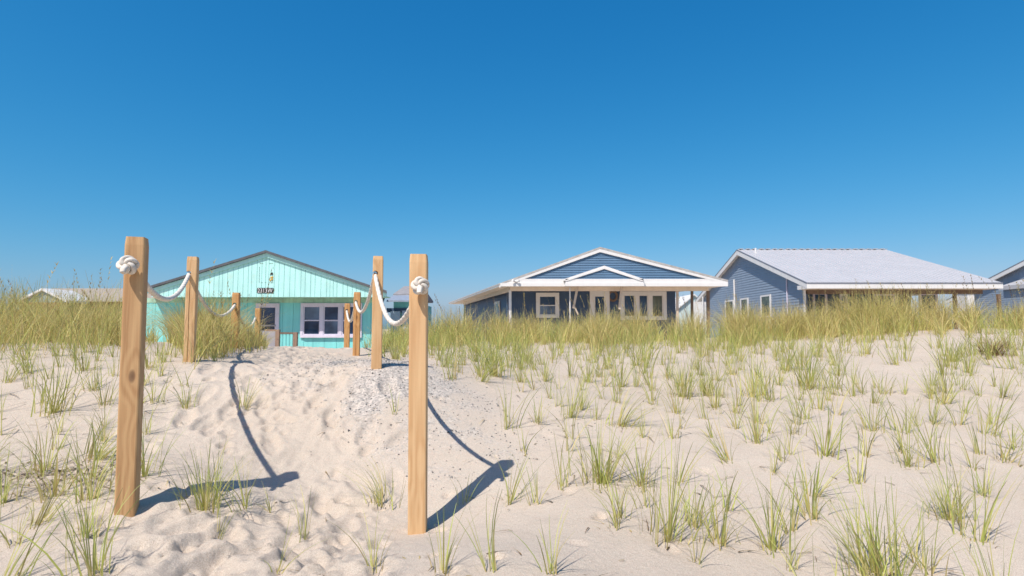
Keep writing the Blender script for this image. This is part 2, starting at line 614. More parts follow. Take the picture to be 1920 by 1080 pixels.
# loose shell gravel lying on the path beside the posts
n = 7000
gx_ = rng.uniform(-2.6, .6, n * 4); gy_ = rng.uniform(3.0, 7.2, n * 4)
keep = rng.random(n * 4) < gravel_mask(gx_, gy_) * 0.8
gx_, gy_ = gx_[keep][:n], gy_[keep][:n]
n = len(gx_)
r = rng.uniform(.003, .0085, n) * np.where(rng.random(n) < .06, 1.6, 1)
tet = np.array([(1, 0, -.3), (-.5, .87, -.3), (-.5, -.87, -.3), (.1, .1, .55)])
ang = rng.random(n) * 6.28
ca, sa = np.cos(ang), np.sin(ang)
V = np.zeros((n, 4, 3))
V[..., 0] = gx_[:, None] + r[:, None] * (tet[:, 0] * ca[:, None] - tet[:, 1] * sa[:, None])
V[..., 1] = gy_[:, None] + r[:, None] * (tet[:, 0] * sa[:, None] + tet[:, 1] * ca[:, None])
V[..., 2] = gz(gx_, gy_)[:, None] + r[:, None] * (tet[:, 2] + .3)
Qt = (np.arange(n)[:, None, None] * 4 + np.array([(0, 2, 1), (0, 1, 3), (1, 2, 3), (2, 0, 3)])[None]).reshape(-1, 3)
g = rng.random(n) ** 1.2
tint = np.repeat(np.c_[.12 + .45 * g, .115 + .42 * g, .11 + .39 * g], 4, 0)
o = bpy.data.objects.new("gravel", mesh_np("gravel", V.reshape(-1, 3), Qt, M['blade'], tint, False))
COL.objects.link(o)
tag(o, "grey broken shell gravel scattered on the sandy path beside the right hand rope posts", "gravel", kind="stuff")


# ------------------------------------------------------------------ grass
def blades(base, h, wdt, az, bend, c0, c1, segs=4, droop=0.0):
    """numpy blades: base (n,3), height h, width, lean azimuth, bend 0..1.2; colours root c0 -> tip c1"""
    n = len(h)
    t = np.linspace(0, 1, segs + 1)
    dirv = np.c_[np.cos(az), np.sin(az)]
    out = bend[:, None] * (0.35 * t + 0.65 * t ** 2) * h[:, None]
    up = h[:, None] * (t - (0.22 * bend[:, None] + droop) * t ** 2.4)
    cx = base[:, 0, None] + dirv[:, 0, None] * out
    cy = base[:, 1, None] + dirv[:, 1, None] * out
    cz = base[:, 2, None] + up
    wa = az + np.pi / 2 + rng.normal(0, .6, n)
    ww = wdt[:, None] * np.clip(1.0 - t, 0.06, 1) ** 0.6 * .5
    V = np.zeros((n, segs + 1, 2, 3))
    for s, sg in ((0, -1), (1, 1)):
        V[:, :, s, 0] = cx + sg * ww * np.cos(wa)[:, None]
        V[:, :, s, 1] = cy + sg * ww * np.sin(wa)[:, None]
        V[:, :, s, 2] = cz
    m = 2 * (segs + 1)
    k = np.arange(segs) * 2
    q = np.stack([k, k + 1, k + 3, k + 2], -1)
    Q = (np.arange(n)[:, None, None] * m + q[None]).reshape(-1, 4)
    T = c0[:, None, :] * (1 - t[None, :, None]) + c1[:, None, :] * t[None, :, None]
    T = np.repeat(T[:, :, None, :], 2, 2).reshape(-1, 3)
    return V.reshape(-1, 3), Q, T


def join(parts):
    V, Q, T, o = [], [], [], 0
    for v, q, t in parts:
        V.append(v); Q.append(q + o); T.append(t); o += len(v)
    return np.concatenate(V), np.concatenate(Q), np.concatenate(T)


GREEN = np.array([.245, .325, .070]); LIME = np.array([.47, .51, .125]); DEEP = np.array([.105, .165, .050])
STRAW = np.array([.64, .53, .24]); OCHRE = np.array([.46, .34, .11]); BROWN = np.array([.20, .125, .055])


def cmix(n, cols, probs):
    i = rng.choice(len(cols), n, p=probs)
    c = np.array(cols)[i]
    j = rng.choice(len(cols), n, p=probs)
    k = rng.random(n)[:, None] * .5
    return (c * (1 - k) + np.array(cols)[j] * k) * rng.uniform(.8, 1.2, n)[:, None]


def tuft_mesh(name, nb, h, spread, lean=0.0, lean_az=0.0, dry=.2, green=None, fall=0.0):
    az = rng.random(nb) * 6.283
    rad = np.abs(rng.normal(0, spread, nb))
    base = np.c_[rad * np.cos(az), rad * np.sin(az) * .8, np.full(nb, -.015)]
    hh = h * rng.uniform(.45, 1.1, nb)
    bend = np.clip(rng.normal(.42, .22, nb), .05, 1.1) + fall * rng.random(nb)
    az2 = az + rng.normal(0, .5, nb)
    if lean:
        vx = np.cos(az2) * bend + lean * math.cos(lean_az); vy = np.sin(az2) * bend + lean * math.sin(lean_az)
        az2, bend = np.arctan2(vy, vx), np.hypot(vx, vy)
    g = green or (LIME, GREEN, DEEP, STRAW)
    c0 = cmix(nb, [STRAW * 1.05, LIME, OCHRE], [.40, .45, .15])
    if green: c0 = cmix(nb, [BROWN, OCHRE, BROWN * .7], [.5, .3, .2])
    c1 = cmix(nb, list(g), [.42 - dry / 2, .38 - dry / 2, .2, dry])
    P = [blades(base, hh, rng.uniform(.0036, .0072, nb), az2, bend, c0, c1, 5, fall * .25)]
    nd = max(2, nb // 5)                                # withered blades lying on the sand at the foot
    az = rng.random(nd) * 6.283
    bs = np.c_[rng.normal(0, spread, nd), rng.normal(0, spread, nd), np.full(nd, .006)]
    P.append(blades(bs, h * rng.uniform(.06, .16, nd), rng.uniform(.003, .005, nd), az, rng.uniform(1.2, 4.2, nd),
                    cmix(nd, [BROWN, OCHRE, STRAW], [.4, .3, .3]), cmix(nd, [BROWN, OCHRE, STRAW], [.3, .3, .4]), 4))
    return mesh_np(name, *join(P)[:2], M['blade'], join(P)[2])


def tuft_mesh(name, nb, h, spread, lean=0.0, lean_az=0.0, dry=.2, green=None, fall=0.0, _f=tuft_mesh):
    st = rng.bit_generator.state
    return _f(name, nb, h, spread, lean, lean_az, dry, green, fall)


sparse = [tuft_mesh("sparse_grass_tuft", random.choice([6, 8, 10, 12]), random.uniform(.24, .34), .022, dry=.22) for _ in range(10)]
medium = [tuft_mesh("grass_tuft", random.choice([18, 24, 30]), random.uniform(.27, .38), .042, dry=.18) for _ in range(10)]
dense = [tuft_mesh("dense_grass_tuft", random.choice([60, 80]), random.uniform(.33, .42), .07, dry=.16) for _ in range(5)]
placed = []


def put(mesh, name, x, y, sc, label, group, rot=None):
    o = bpy.data.objects.new(name, mesh)
    o.location = (x, y, gz1(x, y))
    o.rotation_euler = (random.gauss(0, .12), random.gauss(.05, .12), random.random() * 6.283 if rot is None else rot)
    o.scale = (sc, sc, sc * random.uniform(.88, 1.12))
    tag(o, label, "grass tuft", group)
    COL.objects.link(o)
    placed.append((x, y))
    return o


POSTS = {
    'L': [(238, 952, 2.60, 446, .078, 'wood_red'), (355, 680, 4.7, 482, .077, 'wood_gold'),
          (440, 652, 6.5, 549, .074, 'wood_orange'), (482, 650, 9.3, 578, .078, 'wood_orange')],
    'R': [(783, 1000, 2.75, 478, .082, 'wood_gold'), (706, 688, 4.5, 481, .078, 'wood_gold'),
          (668, 665, 7.0, 548, .078, 'wood_orange'), (650, 656, 8.9, 569, .080, 'wood_orange')]}

# tufts one can point to: (foot pixel x, y, kind, scale, label)
hand = [
    (385, 955, 'd', .85, "bushy green grass clump on the shadow of the left front post"),
    (460, 955, 'm', .85, "upright grass tuft at the tip of the left rope's shadow"),
    (712, 948, 'f', .80, "low grass clump flopped over to the left beside the right front post"),
    (1125, 905, 'd', 1.0, "dense bright green grass clump in the middle of the sand right of the posts"),
    (955, 945, 'm', .85, "dry-footed grass tuft in the sand just past the right front post's shadow tip"),
    (1165, 970, 's', 1.0, "few-bladed grass tuft leaning left just below the dense green clump"),
    (1255, 1015, 'D', 1.0, "tall straw-footed grass clump below and right of the dense green clump"),
    (460, 765, 'm', .85, "grass tuft fanning out beside the curved rope shadow on the path"),
    (250, 775, 'm', .8, "grass tuft growing right behind the left front post"),
    (350, 765, 'm', .8, "airy grass tuft in the sand below the second left post"),
    (100, 775, 'D', 1.0, "broad grass clump on the sand left of the left front post"),
    (185, 860, 'f', .95, "sprawling leafy grass clump leaning against the left front post's side"),
    (85, 885, 'm', 1.0, "grass tuft growing out of the dark wrack line at the left"),
    (175, 1078, 'm', 1.1, "tall grass tuft at the bottom edge below the left front post"),
    (570, 1010, 's', .8, "tiny two-bladed grass sprout in the middle of the trodden path"),
    (870, 945, 's', .9, "thin grass sprig growing in the shadow of the right front post"),
    (1860, 665, 'b', 1.0, "round brown withered grass clump on the sand mound at the far right"),
    (1412, 745, 'D', 1.0, "dark green dense clump in the upper middle of the planted slope"),
    (1835, 850, 's', 1.0, "wide-leaved dark grass sprig among the tufts at the right edge"),
    (1165, 800, 'f', 1.0, "arching grass clump with long bowed blades above the dense green clump"),
    (740, 775, 's', .8, "small yellowish grass sprout beside the grey gravel"),
    (1780, 975, 'd', .7, "compact bright clump on the sand near the lower right corner"),
    (1640, 1078, 'd', .9, "large grass clump cut by the bottom edge at the lower right"),
    (72, 985, 'm', .8, "short dense tuft on the sand at the lower left"),
]
brown_m = tuft_mesh("withered_grass_clump", 220, .30, .10, dry=.3, green=(BROWN, OCHRE, BROWN * .6, STRAW), fall=.5)
fall_m = tuft_mesh("leaning_grass_clump", 46, .34, .06, lean=.75, lean_az=0, dry=.15, fall=.2)
tall_m = tuft_mesh("tall_grass_clump", 46, .44, .06, dry=.3)
for px, py, k, sc, lab in hand:
    x, y = ground_hit(px, py)
    m = {'d': random.choice(dense), 'm': random.choice(medium), 's': random.choice(sparse), 'b': brown_m, 'f': fall_m, 'D': tall_m}[k]
    put(m, "grass_tuft" if k != 'b' else "withered_grass_clump", x, y, sc, lab, "grass tufts on the open sand",
        rot=(math.pi if px == 712 else -.3 if px == 185 else None))

zones = {
    'slope': "thin light green grass tuft on the sandy slope right of the rope path",
    'left': "thin grass tuft on bare sand left of the rope path",
    'path': "little grass sprout on the sand between the two rows of rope posts",
}


def near_post(x, y, r=.16):
    for row in POSTS.values():
        for p in row:
            q = pt(p[0], p[1], p[2])
            if math.hypot(x - q.x, y - q.y) < r: return True
    return False


def ok(x, y, dmin):
    return all((x - a) ** 2 + (y - b) ** 2 > dmin * dmin for a, b in placed) and not near_post(x, y)


# planted slope on the right: jittered rows
yy, cnt, far_spots = 1.9, 0, []
while yy < 9.4:
    step = .25 if yy < 4.6 else .20
    xx = (-.1 if yy < 4.4 else -2.0) + random.random() * .3
    while xx < 8.5:
        x, y = xx + random.gauss(0, .12), yy + random.gauss(0, .12)
        u, v = px_of(x, y, gz1(x, y))
        xx += step * (1.0 + .4 * random.random())
        if not (-40 < u < 1990 and v < 1190): continue
        if x < float(path_x(y)) + (1.05 if y < 5 else .9): continue
        if u < 1130 and v > 960 and random.random() < .55: continue
        if u < 980 and v > 700 and random.random() < .3: continue
        if u > 1500 and v < 650 and random.random() < .6: continue
        if vnoise(np.array([x / .9]), np.array([y / .9]), 77)[0] + .25 * random.random() < -.16: continue
        if not ok(x, y, .13): continue
        q = random.random()
        far = v < 720
        m = random.choice(medium) if q < (.72 if far else .42) else random.choice(dense) if q > .965 else random.choice(sparse)
        if cnt < 226:
            put(m, "grass_tuft", x, y, random.uniform(.78, 1.18), zones['slope'], "grass tufts on the sandy slope")
        else:
            far_spots.append((x, y)); placed.append((x, y))
        cnt += 1
    yy += step * .9
nleft = 0
for k in range(900):
    x, y = random.uniform(-4.2, -1.2), 1.85 + 3.4 * random.random()
    u, v = px_of(x, y, gz1(x, y))
    if x > float(path_x(y)) - .62 or u < -60 or v > 1180: continue
    if nleft > 64: break
    if not ok(x, y, .17): continue
    nleft += 1
    put(random.choice(medium if random.random() < .42 else sparse), "grass_tuft", x, y, random.uniform(.75, 1.1), zones['left'],
        "grass tufts left of the path")
for px, py in [(505, 960), (410, 1010), (700, 1075), (520, 1075), (830, 1075), (915, 1070), (1030, 1075)]:
    x, y = ground_hit(px, py)
    if ok(x, y, .05):
        put(random.choice(sparse), "grass_tuft", x, y, random.uniform(.55, .8) if px < 720 else .95,
            zones['path'] if px < 720 else zones['slope'], "grass tufts on the path" if px < 720 else "grass tufts on the sandy slope")

# farther up the slope the tufts run together: one mass
parts = []
for x, y in far_spots:
    nb = random.choice([9, 14, 20, 32])
    az = rng.random(nb) * 6.283
    rad = np.abs(rng.normal(0, .05, nb))
    bx_, by_ = x + rad * np.cos(az), y + rad * np.sin(az)
    hh = random.uniform(.26, .42) * rng.uniform(.45, 1.1, nb)
    parts.append(blades(np.c_[bx_, by_, gz(bx_, by_) - .01], hh, rng.uniform(.0045, .008, nb), az + rng.normal(0, .5, nb),
                        np.clip(rng.normal(.4, .22, nb), .05, 1.1), cmix(nb, [STRAW, LIME, OCHRE], [.4, .45, .15]),
                        cmix(nb, [LIME, GREEN, DEEP, STRAW], [.40, .32, .10, .18]), 4))
V, Q, T = join(parts)
o = bpy.data.objects.new("slope_grass", mesh_np("slope_grass", V, Q, M['blade'], T))
COL.objects.link(o)
tag(o, "pale green grass tufts running together on the upper sandy slope below the crest", "grass", kind="stuff")

# dense dune grass along the crest: one mass
LIM_X = [-400, 0, 150, 215, 275, 300, 330, 345, 395, 430, 500, 512, 690, 715, 735, 800, 830, 1000, 1300, 1500, 1700, 1760, 1850, 1920, 2400]
LIM_Y = [662, 662, 668, 664, 645, 640, 668, 690, 690, 672, 660, 600, 600, 655, 656, 652, 648, 646, 645, 642, 634, 624, 618, 622, 622]


def mass(n, xr, yr):
    x, y = rng.uniform(*xr, n), yr[0] + (yr[1] - yr[0]) * rng.random(n) ** 1.15
    z = gz(x, y)
    u, v = px_of(x, y, z)
    corridor = (x - path_x(y) < .72 + .02 * y) & (x - path_x(y) > -np.interp(y, [5, 6.5], [.72, .30]))
    lim = np.interp(u, LIM_X, LIM_Y) + 26 * vnoise(u / 26, u * 0 + 3, 5) + 20 * vnoise(u / 70, u * 0 + 9, 6) + 6
    dens = .55 + 1.3 * vnoise(x / .55, y / .55, 21) + .7 * vnoise(x / .2, y / .2, 22)
    keep = (v < lim) & (u > -150) & (u < 2080) & ~corridor & (rng.random(n) < dens + .15) & (rng.random(n) < np.clip((lim - v) / 26, .06, 1))
    for px0, px1, y1 in ((330, 382, 4.0),):
        keep &= ~((u > px0) & (u < px1) & (y < y1))
    return x[keep], y[keep], z[keep], u[keep], v[keep]


parts = []
for xr, yr, n in (((-9, -1.8), (4.2, 11.5), 62000), ((-1.8, 13.5), (6.0, 12.5), 200000)):
    x, y, z, u, v = mass(n, xr, yr)
    n = len(x)
    left = u < 760
    h = rng.uniform(.30, .58, n) * np.where(left, 1.0, 1.0) * (1 + .7 * vnoise(x / .7, y / .7, 31))
    h *= np.interp(u, [-100, 0, 200, 280, 430, 500, 700, 800, 900, 1200, 1500, 1700, 1900, 2100],
                   [1.35, 1.3, 1.3, 1.2, 1.0, .55, 1.1, 1.3, 1.5, 1.6, 1.6, 1.6, 1.35, 1.3])
    edge = np.interp(u, LIM_X, LIM_Y) - v
    h *= np.interp(edge, [0, 12, 40], [.55, .85, 1.0])
    az = rng.random(n) * 6.283
    bend = np.clip(rng.normal(.6, .38, n), .05, 1.9)
    patch = vnoise(x / .8, y / .8, 41)[:, None] + .25 * vnoise(x / .25, y / .25, 42)[:, None]
    ca_ = cmix(n, [GREEN, LIME, DEEP, STRAW, OCHRE], [.26, .30, .10, .22, .12])
    cb_ = cmix(n, [STRAW, OCHRE, BROWN, LIME], [.36, .34, .16, .14])
    wgt = np.clip(.5 + patch * 1.6 + np.where(left, .14, .80)[:, None], 0, 1)
    c1 = ca_ * (1 - wgt) + cb_ * wgt
    c1 *= np.where(left, 1.05, 1.16)[:, None]
    c0 = cmix(n, [STRAW, OCHRE, LIME], [.45, .27, .28])
    parts.append(blades(np.c_[x, y, z - .01], h, rng.uniform(.0036, .0070, n) * (1 + .03 * y), az, bend, c0, c1, 4))
V, Q, T = join(parts)
o = bpy.data.objects.new("dune_grass", mesh_np("dune_grass", V, Q, M['blade'], T))
COL.objects.link(o)
tag(o, "thick band of olive and straw coloured dune grass along the crest in front of the houses", "dune grass", kind="stuff")

# seed stalks standing above the grass
parts = []
for xr, yr, n, ok_u in (((-9, -1.8), (4.6, 10), 1500, None), ((-1.4, 13.5), (7.5, 12.3), 3000, None)):
    x, y, z, u, v = mass(n, xr, yr)
    keep = rng.random(len(x)) < np.interp(u, [0, 230, 300, 480, 700, 800, 900, 1100, 1250, 1500, 1560, 1800, 1920],
                                          [.6, .45, .35, .3, .12, .15, .35, .45, .5, .45, .9, .95, .7])
    x, y, z, u = x[keep], y[keep], z[keep], u[keep]
    n = len(x)
    h = rng.uniform(.58, .92, n) * np.where(u < 760, 1.0, .95)
    az = np.where(u < 760, rng.random(n) * 6.283, np.pi + rng.normal(0, .8, n))
    bend = np.clip(rng.normal(.22, .12, n), .02, .6)
    c = cmix(n, [STRAW, OCHRE, BROWN], [.4, .35, .25])
    parts.append(blades(np.c_[x, y, z], h, np.full(n, .0036) * (1 + .04 * y), az, bend, c, c, 5))
    s = rng.random(n) < .55                             # seed heads: a few short bracts near the tip
    for t in (.74, .80, .86, .92, .97):
        for sgn in (-1, 1):
            out = bend[s] * (0.35 * t + 0.65 * t ** 2) * h[s]
            up = h[s] * (t - .22 * bend[s] * t ** 2.4)
            b = np.c_[x[s] + np.cos(az[s]) * out, y[s] + np.sin(az[s]) * out, z[s] + up]
            m = s.sum()
            parts.append(blades(b, rng.uniform(.03, .05, m), np.full(m, .009), az[s] + sgn * 1.3 + rng.normal(0, .3, m),
                                rng.uniform(.4, .9, m), c[s] * .9, c[s], 2))
V, Q, T = join(parts)
o = bpy.data.objects.new("seed_stalks", mesh_np("seed_stalks", V, Q, M['blade'], T))
COL.objects.link(o)
tag(o, "tall dry seed stalks rising above the dune grass against the sky and porches", "seed stalks", kind="stuff")

# dry litter: dead stems and bits lying on the sand
n = 1500
x = rng.uniform(-4.2, 6, n); y = 1.7 + 5.5 * rng.random(n) ** 1.3
p_near = np.array([min((a - b0) ** 2 + (c - b1) ** 2 for b0, b1 in placed) for a, c in zip(x, y)])
keep = (p_near < .035) | (rng.random(n) < .16)
x, y = x[keep], y[keep]
m = 420                                                  # the dark wrack line on the left
wx, wy = zip(*[ground_hit(rng.uniform(-60, 235), 905 + rng.normal(0, 16) - .12 * abs(rng.normal(0, 100))) for _ in range(m)])
x, y = np.r_[x, wx], np.r_[y, wy]
n = len(x)
parts = [blades(np.c_[x, y, gz(x, y) + .004], rng.uniform(.006, .018, n), rng.uniform(.003, .009, n), rng.random(n) * 6.28,
                rng.uniform(3, 11, n), cmix(n, [BROWN * .8, BROWN * .45, OCHRE], [.4, .4, .2]), cmix(n, [BROWN, STRAW, BROWN * .5], [.4, .25, .35]), 4)]
V, Q, T = join(parts)
o = bpy.data.objects.new("plant_litter", mesh_np("plant_litter", V, Q, M['blade'], T))
COL.objects.link(o)
tag(o, "dead brown grass stems and dark wrack scattered over the sand", "plant litter", kind="stuff")


# ------------------------------------------------------------------ rope posts
def post_mesh(name, base, top_z, wdt, yaw, mat, groove, hole_z, lean=(0, 0), seed=0):
    rnd = random.Random(seed)
    hw = wdt / 2
    c = .007
    z0, z1 = base.z - .25, top_z
    N = 40
    prof = [(-hw + c, -hw), (-.0025, -hw), (0, -hw), (.0025, -hw), (hw - c, -hw), (hw - c * .3, -hw + c * .3), (hw, -hw + c), (hw, hw - c),
            (hw - c, hw), (-hw + c, hw), (-hw, hw - c), (-hw, -hw + c), (-hw + c * .3, -hw + c * .3)]
    V, Fc = [], []
    k = len(prof)
    gx = rnd.uniform(-.012, .012)
    for i in range(N + 1):
        t = i / N
        z = z0 + (z1 - z0) * t
        g = groove * max(0, math.sin(math.pi * min(1, max(0, (t - .12) / .86)))) ** .5 if groove else 0
        if groove:
            gx += rnd.gauss(0, .0008)
            g *= min(1, max(0, (hole_z - .06 - z) / .08))
        sh = 0
        if i == N: sh = .003
        for j, (a, b) in enumerate(prof):
            if j in (1, 2, 3):
                a += gx
                if j == 2: b += g
                if not groove and j == 2: b += 0
            a += -math.copysign(sh, a) if abs(a) > .02 else 0
            b += -math.copysign(sh, b) if abs(b) > .02 else 0
            ca, sa = math.cos(yaw), math.sin(yaw)
            h = z - base.z
            V.append((a * ca - b * sa + lean[0] * h, a * sa + b * ca + lean[1] * h, h))
    for i in range(N):
        for j in range(k):
            j2 = (j + 1) % k
            Fc.append((i * k + j, i * k + j2, (i + 1) * k + j2, (i + 1) * k + j))
    Fc.append(tuple(reversed(range(k))))
    Fc.append(tuple(N * k + j for j in range(k)))
    me = bpy.data.meshes.new(name)
    me.from_pydata(V, [], Fc)
    me.materials.append(mat)
    return me


def drill(o, p, d, r):
    """cut the rope hole through the post, leaving plain mesh data"""
    m = MB()
    d = Vector(d).normalized()
    m.tube(p - d * .2, p + d * .2, r, 20)
    cut = m.build("cut", M['hole'])
    md = o.modifiers.new("b", 'BOOLEAN')
    md.object = cut
    md.operation = 'DIFFERENCE'
    md.solver = 'EXACT'
    bpy.context.view_layer.update()
    dg = bpy.context.evaluated_depsgraph_get()
    me = bpy.data.meshes.new_from_object(o.evaluated_get(dg))
    o.modifiers.clear()
    old = o.data
    o.data = me
    me.name = o.name
    bpy.data.objects.remove(cut)
    bpy.data.meshes.remove(old)


def tube_path(pts, r, strands=3, pitch=.075, seg=14):
    """laid rope: a tube whose section has three lobes turning along its length"""
    P = [Vector(p) for p in pts]
    V, Fc = [], []
    L = 0
    tprev = (P[1] - P[0]).normalized()
    nrm = tprev.orthogonal().normalized()
    for i, p in enumerate(P):
        t = (P[min(i + 1, len(P) - 1)] - P[max(i - 1, 0)]).normalized()
        nrm = (nrm - t * nrm.dot(t)).normalized()
        b = t.cross(nrm)
        if i: L += (p - P[i - 1]).length
        tw = 2 * math.pi * L / (pitch * strands)
        for j in range(seg):
            a = 2 * math.pi * j / seg
            rr = r * (.85 + .18 * abs(math.cos(strands / 2 * (a - tw))))
            V.append(p + (nrm * math.cos(a) + b * math.sin(a)) * rr)
    n = len(P)
    for i in range(n - 1):
        for j in range(seg):
            k = (j + 1) % seg
            Fc.append((i * seg + j, i * seg + k, (i + 1) * seg + k, (i + 1) * seg + j))
    Fc.append(tuple(reversed(range(seg))))
    Fc.append(tuple((n - 1) * seg + j for j in range(seg)))
    return V, Fc


def resample(P, step):
    P = [Vector(p) for p in P]
    out = [P[0]]
    acc = 0
    for a, b in zip(P, P[1:]):
        d = (b - a).length
        while acc + d >= step and d > 0:
            a = a + (b - a) * ((step - acc) / d)
            out.append(a)
            d = (b - a).length
            acc = 0
        acc += d
    return out + [P[-1]]


def rope_obj(name, pts, r, parent=None, step=.008):
    V, Fc = tube_path(resample(pts, step), r)
    m = MB()
    m.v, m.f = V, Fc
    return m.build(name, M['rope'], parent, True)


HOLES = {'L': [(240, 503), (355, 513), (441, 571), (479, 596)], 'R': [(780, 537), (703, 513), (667, 566), (650, 582)]}
SAG = {'L': [.17, .22, .20], 'R': [.27, .20, .20]}
post_labels = {
    'L': ["reddish pine post standing nearest on the left, with a white rope knot on its face",
          "tan pine post with a long crack, second in the left rope row",
          "short-looking orange post in the tall grass, third in the left rope row",
          "farthest post of the left rope row, in grass before the turquoise house's narrow window"],
    'R': ["pale pine post standing nearest on the right, with a white rope knot near its top",
          "pale pine post rising from the grey gravel, second in the right rope row",
          "orange post in front of the turquoise house's wide window, third in the right rope row",
          "farthest post of the right rope row, overlapping the turquoise house's wide window"]}
knot_centres = {}
for side in 'LR':
    pts3 = []
    for i, (px, py, Y, top, wpx, mt) in enumerate(POSTS[side]):
        b = pt(px, py, Y)
        b.z = gz1(b.x, b.y)
        tp = pt(px, top, Y).z
        yaw = {('L', 0): .32, ('L', 1): .28, ('R', 0): .06}.get((side, i), .2 + random.uniform(-.06, .06))
        groove = {('L', 1): .020, ('R', 2): .010}.get((side, i), .0)
        wd = wpx
        hz = pt(*HOLES[side][i], Y).z
        nm = "rope_post"
        me = post_mesh(nm, b, tp, wd, yaw, M[mt], groove, hz, ((-.006, 0) if (side, i) == ('L', 0) else (-.006, 0) if (side, i) == ('R', 0) else (0, 0)), i + 10 * (side == 'R'))
        o = bpy.data.objects.new(nm, me)
        o.location = b
        COL.objects.link(o)
        tag(o, post_labels[side][i], "post", "wooden posts of the rope fence")
        hx = pt(*HOLES[side][i], Y).x
        if i == 0: hx = b.x + (-.012 if side == 'L' else .0)
        pts3.append(Vector((hx, b.y, hz)))
    for i, p in enumerate(pts3):
        q = pts3[min(i + 1, 3)] - pts3[max(i - 1, 0)]
        o = [x for x in COL.objects if x.name.startswith("rope_post") and abs(x.location.y - p.y) < 1e-4][0]
        d = Vector((q.x, q.y, 0)) if i else Vector((-.25 if side == 'L' else -.1, 1, 0))
        drill(o, p, d, .0195)
    # the rope runs through all four posts
    line = []
    for i in range(3):
        a, b = pts3[i], pts3[i + 1]
        sag = SAG[side][i]
        dirh = (b - a); dirh.z = 0; dirh.normalize()
        seg = []
        N = 60
        for k in range(N + 1):
            t = k / N
            p = a.lerp(b, t)
            p.z -= sag * 4 * t * (1 - t)
            seg.append(p)
        line += seg if i == 0 else seg[1:]
    d0 = Vector((-.25 if side == 'L' else -.1, 1, 0)).normalized()
    front = pts3[0] - d0 * .075
    line = [front] + line[0:]
    line += [pts3[3] + (pts3[3] - pts3[2]).normalized() * .09 + Vector((0, 0, -.01))]
    # soften the corners at the posts
    L = resample(line, .01)
    for _ in range(3):
        L = [L[0]] + [(L[k - 1] + L[k] * 2 + L[k + 1]) / 4 for k in range(1, len(L) - 1)] + [L[-1]]
    rope = rope_obj("rope", L, .0152)
    tag(rope, {'L': "white rope sagging between the left row of posts", 'R': "white rope sagging between the right row of posts"}[side],
        "rope", "ropes strung between the posts")
    # stopper knot on the face of the first post
    cen = front - d0 * .012 + (Vector((.002, 0, .004)) if side == 'L' else Vector((.004, 0, -.004)))
    side_v = d0.cross(Vector((0, 0, 1))).normalized()
    kp = []
    for k in range(260):
        t = 2 * math.pi * k / 260
        R, rr = .0195, .0148
        u = (R + rr * math.cos(5 * t)) * math.cos(3 * t + .4)
        v = (R + rr * math.cos(5 * t)) * math.sin(3 * t + .4)
        ww = rr * 1.25 * math.sin(5 * t)
        kp.append(cen + side_v * u + Vector((0, 0, 1)) * v - d0 * ww)
    V, Fc = tube_path(resample(kp, .004), .0098, pitch=.045)
    m = MB()
    m.v, m.f = V, Fc
    # frayed end poking from the knot
    e = [cen - d0 * .018 + Vector((0, 0, -.006)), cen - d0 * .045 + Vector((0, 0, -.022)), cen - d0 * .05 + Vector((0, 0, -.036))]
    V2, F2 = tube_path(resample(e, .004), .012)
    nb = len(m.v)
    m.v = m.v + V2
    m.f = m.f + [tuple(i + nb for i in f) for f in F2]
    kn = m.build("knot", M['rope'], rope, True)


# ------------------------------------------------------------------ houses
def lap(m, O, U, Nn, uL, uR, z0, z1, step, proud=.022):
    """lap siding: each course leans out at its lower edge. O origin (z=0 reference), U along, Nn outward"""
    O, U, Nn = Vector(O), Vector(U).normalized(), Vector(Nn).normalized()
    z = z0
    while z < z1 - 1e-4:
        t = min(z + step, z1)
        a0, a1, b0, b1 = uL(z), uR(z), uL(t), uR(t)
        if a1 - a0 > .02:
            if b1 < b0: b0 = b1 = (b0 + b1) / 2

            def P(u, zz, n): return O + U * u + Vector((0, 0, zz)) + Nn * n
            m.poly([P(a0, z, proud), P(a1, z, proud), P(b1, t, .004), P(b0, t, .004)])
            m.poly([P(a0, z, proud), P(a1, z, proud), P(a1, z, -.01), P(a0, z, -.01)])
        z = t


def groove_panel(m_board, m_back, O, U, Nn, u0, u1, zb, ztop, step=.2, gap=.012, proud=.014, jit=0):
    """grooved plywood: boards proud of a darker groove sheet; ztop(u) gives the upper edge"""
    O, U, Nn = Vector(O), Vector(U).normalized(), Vector(Nn).normalized()
    rnd = random.Random(3)

    def P(u, z, n): return O + U * u + Vector((0, 0, z)) + Nn * n
    u = u0
    while u < u1 - .01:
        v = min(u + step * (1 + rnd.uniform(-jit, jit)), u1)
        a, b = u + gap / 2, v - gap / 2
        pl = [P(a, zb, proud), P(b, zb, proud), P(b, ztop(b), proud), P(a, ztop(a), proud)]
        k = (u0 + u1) / 2
        m_board.prism(pl, Nn * -(proud - .001))
        u = v
    n = 24
    us = [u0 + (u1 - u0) * i / n for i in range(n + 1)]
    for a, b in zip(us, us[1:]):
        m_back.poly([P(a, zb, 0), P(b, zb, 0), P(b, ztop(b) - .005, 0), P(a, ztop(a) - .005, 0)])


